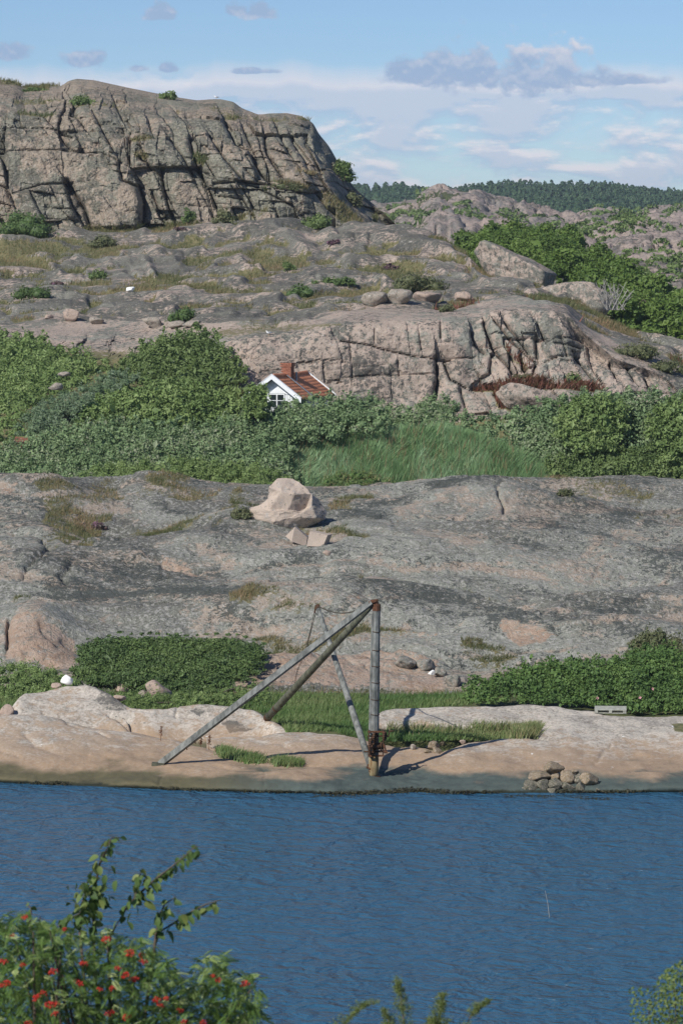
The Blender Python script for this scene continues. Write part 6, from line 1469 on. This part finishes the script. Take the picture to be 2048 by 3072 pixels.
for i in range(5): pbox('deck_board', (0, .06 + i * .17, .155), (1.22, .145, .022))
for x in (-.54, 0, .54):
    for y in (.05, .40, .75): pbox('block', (x, y, .083), (.12, .12, .078))
    pbox('stringer', (x, .40, .133), (.12, .84, .020))
for y in (.05, .40, .75): pbox('bottom_board', (0, y, .032), (1.22, .10, .022))
yw = Yz(1648, 2752, 0.0); p = Vector(W(1648, 2752, yw)); t = Vector(W(1634, 2672, yw)); mb = MB(); mb.tube([p - Vector((-.05, 0, .5)), p.lerp(t, .5) + Vector((.01, 0, 0)), t], [.009, .008, .006], 6)
e = empty('stake', p); tag(e, 'thin leaning wooden stake standing in the blue water', 'stake'); mb.build('pole', M_greytwig, e)
for i, (x, y, h, lb) in enumerate([(484, 2222, 44, 'dry brown dock stalk, leftmost of the three on the shore rock'), (602, 2246, 34, 'dry brown dock stalk, middle of the three on the shore rock'), (627, 2250, 44, 'dry brown dock stalk, rightmost of the three on the shore rock')]):
    g = hit(x, y); L = h / (F / g.y); e = empty('dock_stalk', g); tag(e, lb, 'plant'); mb = MB(); mb.tube([g, g + Vector((.03, 0, L))], [.012, .006], 5, False); mb.build('stem', M_brownstalk, e)
    n = 70; tt = rng.random(n); C = np.array(g) + np.column_stack([.03 * (.35 + .65 * tt) + rng.normal(size=n) * .030, rng.normal(size=n) * .03, L * (.35 + .65 * tt)]); V_, F_ = leafmesh(C, unit(n), .05, .8)
    mesh_obj('seed_head', V_ - np.array(g), F_, M_brownstalk, smooth=False, parent=e)


def gull(x, y, lb, s=1.0):
    g = hit(x, y); mb = MB(); e = empty('gull', g); tag(e, lb, 'bird')
    c = g + Vector((0, 0, .12 * s))
    mb.tube([c + Vector((.26, 0, .06)) * s, c + Vector((.12, 0, .07)) * s, c + Vector((0, 0, .07)) * s, c + Vector((-.1, 0, .09)) * s, c + Vector((-.15, 0, .16)) * s, c + Vector((-.17, 0, .21)) * s, c + Vector((-.21, 0, .205)) * s], [.01 * s, .05 * s, .075 * s, .065 * s, .042 * s, .042 * s, .012 * s], 8); mb.build('body', M_feather, e, True)
    for k in (-1, 1):
        mb = MB(); mb.tube([c + Vector((-.05, .06 * k, .10)) * s, c + Vector((.1, .065 * k, .10)) * s, c + Vector((.3, .03 * k, .07)) * s], [.03 * s, .045 * s, .006 * s], 6); mb.build('wing', M_featherg, e, True)
        mb = MB(); mb.tube([c + Vector((0, .03 * k, .02)) * s, g + Vector((0, .03 * k, -.01)) * s], .008 * s, 5); mb.build('leg', M_beak, e)
    mb = MB(); mb.tube([c + Vector((-.205, 0, .205)) * s, c + Vector((-.27, 0, .195)) * s], [.014 * s, .003 * s], 6); mb.build('beak', M_beak, e)


gull(806, 1006, 'white gull standing on the pink ledge above the cabin', .8); gull(648, 296, 'white gull sitting on the cliff skyline', .95)

# ------------------------------------------------------------------ foreground shrubs on the near hillside
def ovate(L, Wd, tint, curl=.15, teeth=0):
    u = np.array([0, .18, .42, .68, .88, 1.0]); w = np.array([0, .36, .5, .40, .20, 0]) * Wd
    V_ = []; z = lambda t: -curl * L * t * t
    for t, q in zip(u, w): V_.append((t * L, 0, z(t)))
    for t, q in zip(u[1:-1], w[1:-1]): V_.append((t * L, q, z(t) + q * .35)); V_.append((t * L, -q, z(t) + q * .35))
    f = []; up = [0, 6, 8, 10, 12, 5]; dn_ = [0, 7, 9, 11, 13, 5]
    for i in range(5):
        for side in (up, dn_):
            q = [i, i + 1, side[i + 1], side[i]]; q = [x for k, x in enumerate(q) if x not in q[:k]]
            if len(q) >= 3: f.append(tuple(q if side is dn_ else q[::-1]))
    me_o = mesh_obj('leaf', V_, f, LM['shoot'], {'tint': np.full(len(V_), tint)}, link=False); return me_o.data


def pinnate(L, tint, curl):
    C, N, T, S = [], [], [], []
    V_, f = [], []
    for i in range(7):
        t = .22 + .74 * i / 6; l = L * .36 * (1 - .35 * abs(t - .5)); z0 = -curl * L * t * t
        for sgn in (-1, 1):
            dx, dy = math.cos(1.05), math.sin(1.05) * sgn; b_ = len(V_); wd = l * .17; p0 = np.array([t * L, 0, z0])
            ax_ = np.array([dx, dy, -.25]); sd2 = np.array([-dy, dx, 0])
            V_ += [tuple(p0), tuple(p0 + ax_ * l * .45 + sd2 * wd + [0, 0, .006]), tuple(p0 + ax_ * l), tuple(p0 + ax_ * l * .45 - sd2 * wd + [0, 0, .006])]; f.append((b_, b_ + 1, b_ + 2, b_ + 3))
    b_ = len(V_); z0 = -curl * L; V_ += [(L * .96, 0, z0 * .92), (L * 1.12, .022 * L * 3, z0 * 1.1), (L * 1.3, 0, z0 * 1.3), (L * 1.12, -.022 * L * 3, z0 * 1.1)]; f.append((b_, b_ + 1, b_ + 2, b_ + 3))
    b_ = len(V_); V_ += [(0, .002, 0), (0, -.002, 0), (L, -.001, z0), (L, .001, z0)]; f.append((b_, b_ + 1, b_ + 2, b_ + 3))
    return mesh_obj('leaf', V_, f, LM['rowan'], {'tint': np.full(len(V_), tint)}, link=False).data


def put(me, name, loc, rot, parent, s=1.0):
    o = bpy.data.objects.new(name, me); COL.objects.link(o); o.parent = parent; o.location = Vector(loc) - parent.location; o.rotation_euler = rot; o.scale = (s, s, s); return o


rb = Vector(W(260, 3500, 27.0)); rb.z = 10.6; row_ = empty('rowan', rb); tag(row_, 'rowan bush full of red berry clusters in the lower left foreground', 'bush')
RP = np.array([(-60, 2760), (20, 2745), (70, 2725), (150, 2768), (250, 2792), (380, 2800), (440, 2815), (500, 2870), (540, 2925), (580, 2935), (600, 2875), (650, 2850), (690, 2905), (745, 2900), (780, 2960), (785, 3010), (770, 3090), (720, 3180), (-60, 3180)], float)
var = [pinnate(.090 + .040 * rng.random(), t, c) for t, c in zip([.05, .15, .25, .35, .45, .55, .65, .8, .95, .2, .4, .7], rng.uniform(.1, .5, 12))]
cand = np.column_stack([rng.uniform(-60, 790, 11000), rng.uniform(2720, 3180, 11000)]); cand = cand[inpoly(cand[:, 0], cand[:, 1], RP)]
ed, _ = linedist(cand[:, 0], cand[:, 1], [tuple(q) for q in RP[:-2]])
Vx, Fx, Tx, nn = [], [], [], 0
for i, (x, y) in enumerate(cand[:2900]):
    dep = 27.0 + rng.normal() * .45 + (0 if i < 300 else .25); p = Vector(W(x, y, dep)); k = rng.choice([0, 1, 2, 3, 4, 5, 6, 9, 10, 11, 8]) if ed[i] < 50 else rng.choice([0, 1, 2, 3, 0, 1, 9, 10, 2, 1, 5, 8])  # darker tints away from the outline paint the shade inside the crown
    rot = Euler((rng.uniform(-.9, .9), rng.uniform(-.5, .9), rng.uniform(0, 6.28)))
    if i < 290: put(var[k], 'leaf', p, rot, row_, rng.uniform(.85, 1.2))
    else:
        m = var[k]; cc = np.array([v.co for v in m.vertices]) @ np.array(rot.to_matrix()).T + np.array(p); Vx.append(cc); Fx.append(np.arange(len(cc)).reshape(-1, 4) + nn); nn += len(cc); Tx.append(np.full(len(cc), m.attributes['tint'].data[0].value))
o = mesh_obj('foliage', np.concatenate(Vx) - np.array(rb), np.concatenate(Fx), LM['rowan'], {'tint': np.concatenate(Tx)}, smooth=False, parent=row_); o['kind'] = 'stuff'
for k in range(22):
    x, y = cand[-1 - k * 7]; tip = Vector(W(x, y, 27.0 + rng.normal() * .3)); m = rb.lerp(tip, .6) + Vector((rng.uniform(-.2, .2), rng.uniform(-.2, .2), .1)); mb = MB(); mb.tube([rb, m, tip], [.03, .018, .006], 5, False); mb.build('branch', M_bark, row_, True)
i2 = icos(1); cl3 = []
for v in range(4):
    r = np.random.default_rng(60 + v); n = 30; c = unit(n, r) * (r.random((n, 1)) ** .4) * [.055, .05, .032]
    cl3.append(mesh_obj('berry_cluster', np.concatenate([i2[0] * r.uniform(.008, .0105) + q for q in c]), np.concatenate([i2[1] + i * len(i2[0]) for i in range(n)]), M_berry, link=False).data)
for k, (x, y) in enumerate([(425, 2865), (432, 2885), (410, 2935), (402, 2940), (640, 2928), (655, 2940), (160, 2915), (232, 2945), (242, 2952), (12, 2885), (70, 2895), (8, 2958), (24, 2948), (300, 2968), (338, 2965), (130, 2980), (110, 2992), (165, 3012), (150, 3014), (165, 3042), (195, 2788), (75, 2752), (320, 2818), (480, 3018), (500, 2996), (542, 3032), (378, 2925), (252, 2892), (355, 2905), (390, 2860), (380, 3052), (552, 3066), (85, 3070), (330, 3040), (470, 3000), (735, 2952), (610, 3068), (35, 2808)]):
    put(cl3[k % 4], 'berry_cluster', W(x, y, 26.35 + rng.uniform(-.1, .15)), Euler((rng.uniform(-.4, .4), rng.uniform(-.4, .4), rng.uniform(0, 6))), row_, rng.uniform(.45, .8))
# upright leafy shoots behind it
sb = Vector(W(330, 3400, 28.0)); sb.z = 10.5; st_ = empty('sallow_shoots', sb); tag(st_, 'upright green leafy shoots rising above the rowan berries', 'shrub')
lv = [ovate(.098, .062, t, c) for t, c in zip([.05, .2, .35, .5, .65, .8, .95, .1], [.1, .2, .3, .15, .25, .1, .2, .35])]
SH = [([(280, 2800), (283, 2700), (290, 2640), (300, 2590), (315, 2560), (328, 2530), (334, 2514), (372, 2513)], 34), ([(330, 2810), (385, 2715), (430, 2670), (470, 2635), (510, 2605), (550, 2572), (590, 2537)], 50), ([(405, 2700), (412, 2640), (430, 2605)], 12), ([(440, 2665), (438, 2615)], 8),
      ([(470, 2800), (530, 2765), (575, 2735), (620, 2712), (662, 2700)], 30), ([(470, 2790), (482, 2740), (495, 2712), (525, 2692)], 14), ([(240, 2800), (245, 2720), (262, 2650), (280, 2610)], 26), ([(90, 2770), (95, 2725), (78, 2712)], 7), ([(115, 2790), (122, 2750)], 4), ([(160, 2790), (210, 2755), (262, 2730)], 14)]
for pts, n in SH:
    pts = np.array(pts, float); tt = np.linspace(0, 1, len(pts)); P3 = [Vector(W(x, y, 28.0 + .25 * math.sin(i))) for i, (x, y) in enumerate(pts)]
    mb = MB(); mb.tube(([sb.lerp(P3[0], .3)] if pts[0][1] > 2750 else [P3[0]]) + P3, list(np.linspace(.016, .004, len(P3) + 1)), 5, False); mb.build('twig', M_bark, st_, True)
    for k in range(n):
        t = (k + rng.random()) / n; x, y = np.interp(t, tt, pts[:, 0]), np.interp(t, tt, pts[:, 1]); x += rng.normal() * (7 + 8 * (1 - t)); y += rng.normal() * 6 + 4
        put(lv[rng.integers(8)], 'leaf', W(x, y, 28.0 + rng.normal() * .06), Euler((rng.uniform(-1.2, 1.2), rng.uniform(.1, 1.3), rng.uniform(0, 6.28))), st_, rng.uniform(.7, 1.15) * (1.1 - .25 * t))
for k in range(70):
    x, y = 268 + rng.normal() * 30, 2705 + rng.normal() * 42; put(lv[rng.integers(8)], 'leaf', W(x, y, 28.0 + rng.normal() * .12), Euler((rng.uniform(-1.2, 1.2), rng.uniform(.1, 1.3), rng.uniform(0, 6.28))), st_, rng.uniform(.7, 1.1))


# feathery sprigs at the bottom centre
def sprig_bush(name, lb, stems_, base_px, dep):
    sb = Vector(W(base_px, 3400, dep)); sb.z = 11.0; e = empty(name, sb); tag(e, lb, 'bush')
    for pts, wd in stems_:
        P3 = [Vector(W(x, y, dep + .08 * i)) for i, (x, y) in enumerate(pts)]; mb = MB(); mb.tube([sb.lerp(P3[0], .6)] + P3, list(np.linspace(.012, .003, len(P3) + 1)), 5, False); stp = mb.build('stem', M_bark, e, True)
        pts = np.array(pts, float); C, D = [], []
        for k in range(int(34 * wd / 20)):
            t = rng.random(); x, y = np.interp(t, np.linspace(0, 1, len(pts)), pts[:, 0]), np.interp(t, np.linspace(0, 1, len(pts)), pts[:, 1]); L = wd * (1.1 - .8 * t) * rng.uniform(.5, 1.1); an = rng.choice([-1, 1]) * rng.uniform(.5, 1.1)
            for q in np.linspace(0, 1, 14): C.append((x + math.sin(an) * L * q + rng.normal() * 4, y - math.cos(an) * L * q + rng.normal() * 4, dep + rng.normal() * .04)); D.append(an)
        C = np.array(C); Cw = W(C[:, 0], C[:, 1], C[:, 2]); V_, F_ = leafmesh(Cw, unit(len(Cw)), .024, .28)
        mesh_obj('needles', V_ - np.array(sb), F_, LM['sprig'], {'tint': np.repeat(rng.random(len(Cw)), 4)}, smooth=False, parent=e)


sprig_bush('juniper_sprig', 'feathery olive sprigs at the bottom edge, left of the middle', [([(1215, 3110), (1208, 3040), (1200, 2985), (1192, 2935)], 42), ([(1010, 3110), (1040, 3060), (1085, 3020), (1130, 3008)], 34), ([(1160, 3110), (1165, 3060), (1150, 3030)], 30)], 1150, 24.0)
sprig_bush('juniper_sprig', 'feathery olive sprigs at the bottom edge, right of the middle', [([(1320, 3110), (1318, 3040), (1326, 2985)], 44), ([(1380, 3110), (1410, 3050), (1440, 3020), (1466, 3004)], 32), ([(1290, 3110), (1300, 3060)], 40)], 1340, 24.0)
# birch-like bush in the lower right corner
bb = Vector(W(2020, 3400, 27.5)); bb.z = 10.5; e = empty('birch_bush', bb); tag(e, 'small-leaved green bush in the lower right corner', 'bush')
BP = np.array([(1895, 3130), (1878, 3000), (1895, 2948), (1935, 2965), (1965, 2955), (1985, 2915), (2020, 2895), (2060, 2865), (2160, 2860), (2160, 3130)], float)
cand = np.column_stack([rng.uniform(1870, 2160, 5000), rng.uniform(2860, 3130, 5000)]); cand = cand[inpoly(cand[:, 0], cand[:, 1], BP)]
cand = cand[rng.random(len(cand)) < .25 + .75 * ss(cand[:, 0], 1900, 2010)][:2200]
C = W(cand[:, 0], cand[:, 1], 27.5 + rng.normal(size=len(cand)) * .3); V_, F_ = leafmesh(C, (lambda q: q / np.linalg.norm(q, axis=1)[:, None])(unit(len(C)) + [0, -.6, .4]), .034, .7)
mesh_obj('foliage', V_ - np.array(bb), F_, LM['shoot'], {'tint': np.repeat(np.clip(.35 + .6 * rng.random(len(C)), 0, 1), 4)}, smooth=False, parent=e)
for k in range(14):
    x, y = cand[k * 60]; tip = Vector(W(x, y, 27.5)); mb = MB(); mb.tube([bb, bb.lerp(tip, .6) + Vector((.05, 0, .1)), tip], [.014, .009, .004], 5, False); mb.build('branch', M_bark, e, True)

# bladderwrack along the waterline
g = GROUND[0]; g = g[(np.abs(g[:, 4] - .02) < .07) & (g[:, 0] > -150) & (g[:, 0] < 2200)]; g = g[fbm(g[:, 2:], .5, 3, off=9) > -.12]
k = rng.integers(0, len(g), 5200); C = g[k, 2:] + rng.normal(size=(5200, 3)) * [.08, .10, .015]; N = unit(5200) * .5 + [0, -.3, .8]; N /= np.linalg.norm(N, axis=1)[:, None]
V_, F_ = leafmesh(C, N, .09 * np.exp(.4 * rng.normal(size=5200)), .5)
M_weed = leaf_mat('bladderwrack', [(0.012, 0.014, 0.008), (0.03, 0.03, 0.015), (0.06, 0.055, 0.025)], .1)
tag(mesh_obj('seaweed', V_, F_, M_weed, {'tint': np.repeat(rng.random(5200), 4)}, smooth=False), 'dark seaweed fringe along the waterline of the shore rock', 'seaweed', None, 'stuff')
n = 1500; xs = rng.uniform(600, 2200, n); C = W(xs, 2392 + 6 * np.sin(xs / 90) + rng.normal(size=n) * 2.5, 118.0); C[:, 1] = [Yz(x, y, 0) for x, y in zip(xs, 2392 + 5 * np.sin(xs / 90.) + rng.normal(size=n) * 2.5)]; C[:, 0] = (xs - CX) / F * C[:, 1]; C[:, 2] = .01; C = C[fbm(C, .6, 2, off=4) > .05]
V_, F_ = leafmesh(C, np.tile([0, -.2, .98], (len(C), 1)), .10, .5)
tag(mesh_obj('floating_weed', V_, F_, M_weed, {'tint': np.repeat(rng.random(len(C)), 4)}, smooth=False), 'thin line of floating weed just off the shore', 'seaweed', None, 'stuff')

# ------------------------------------------------------------------ summer haze
hzm, nt = newmat('haze_air')
pv = nd(nt, 'ShaderNodeVolumePrincipled', {'Color': (0.80, 0.88, 1.0, 1), 'Density': 0.00013, 'Anisotropy': 0.3})
nd(nt, 'ShaderNodeOutputMaterial', {'Volume': pv.outputs[0]})
mb = MB(); mb.box((0, 5900, 34), (13000, 13000, 76)); hz = mb.build('haze', hzm); tag(hz, kind='stuff')
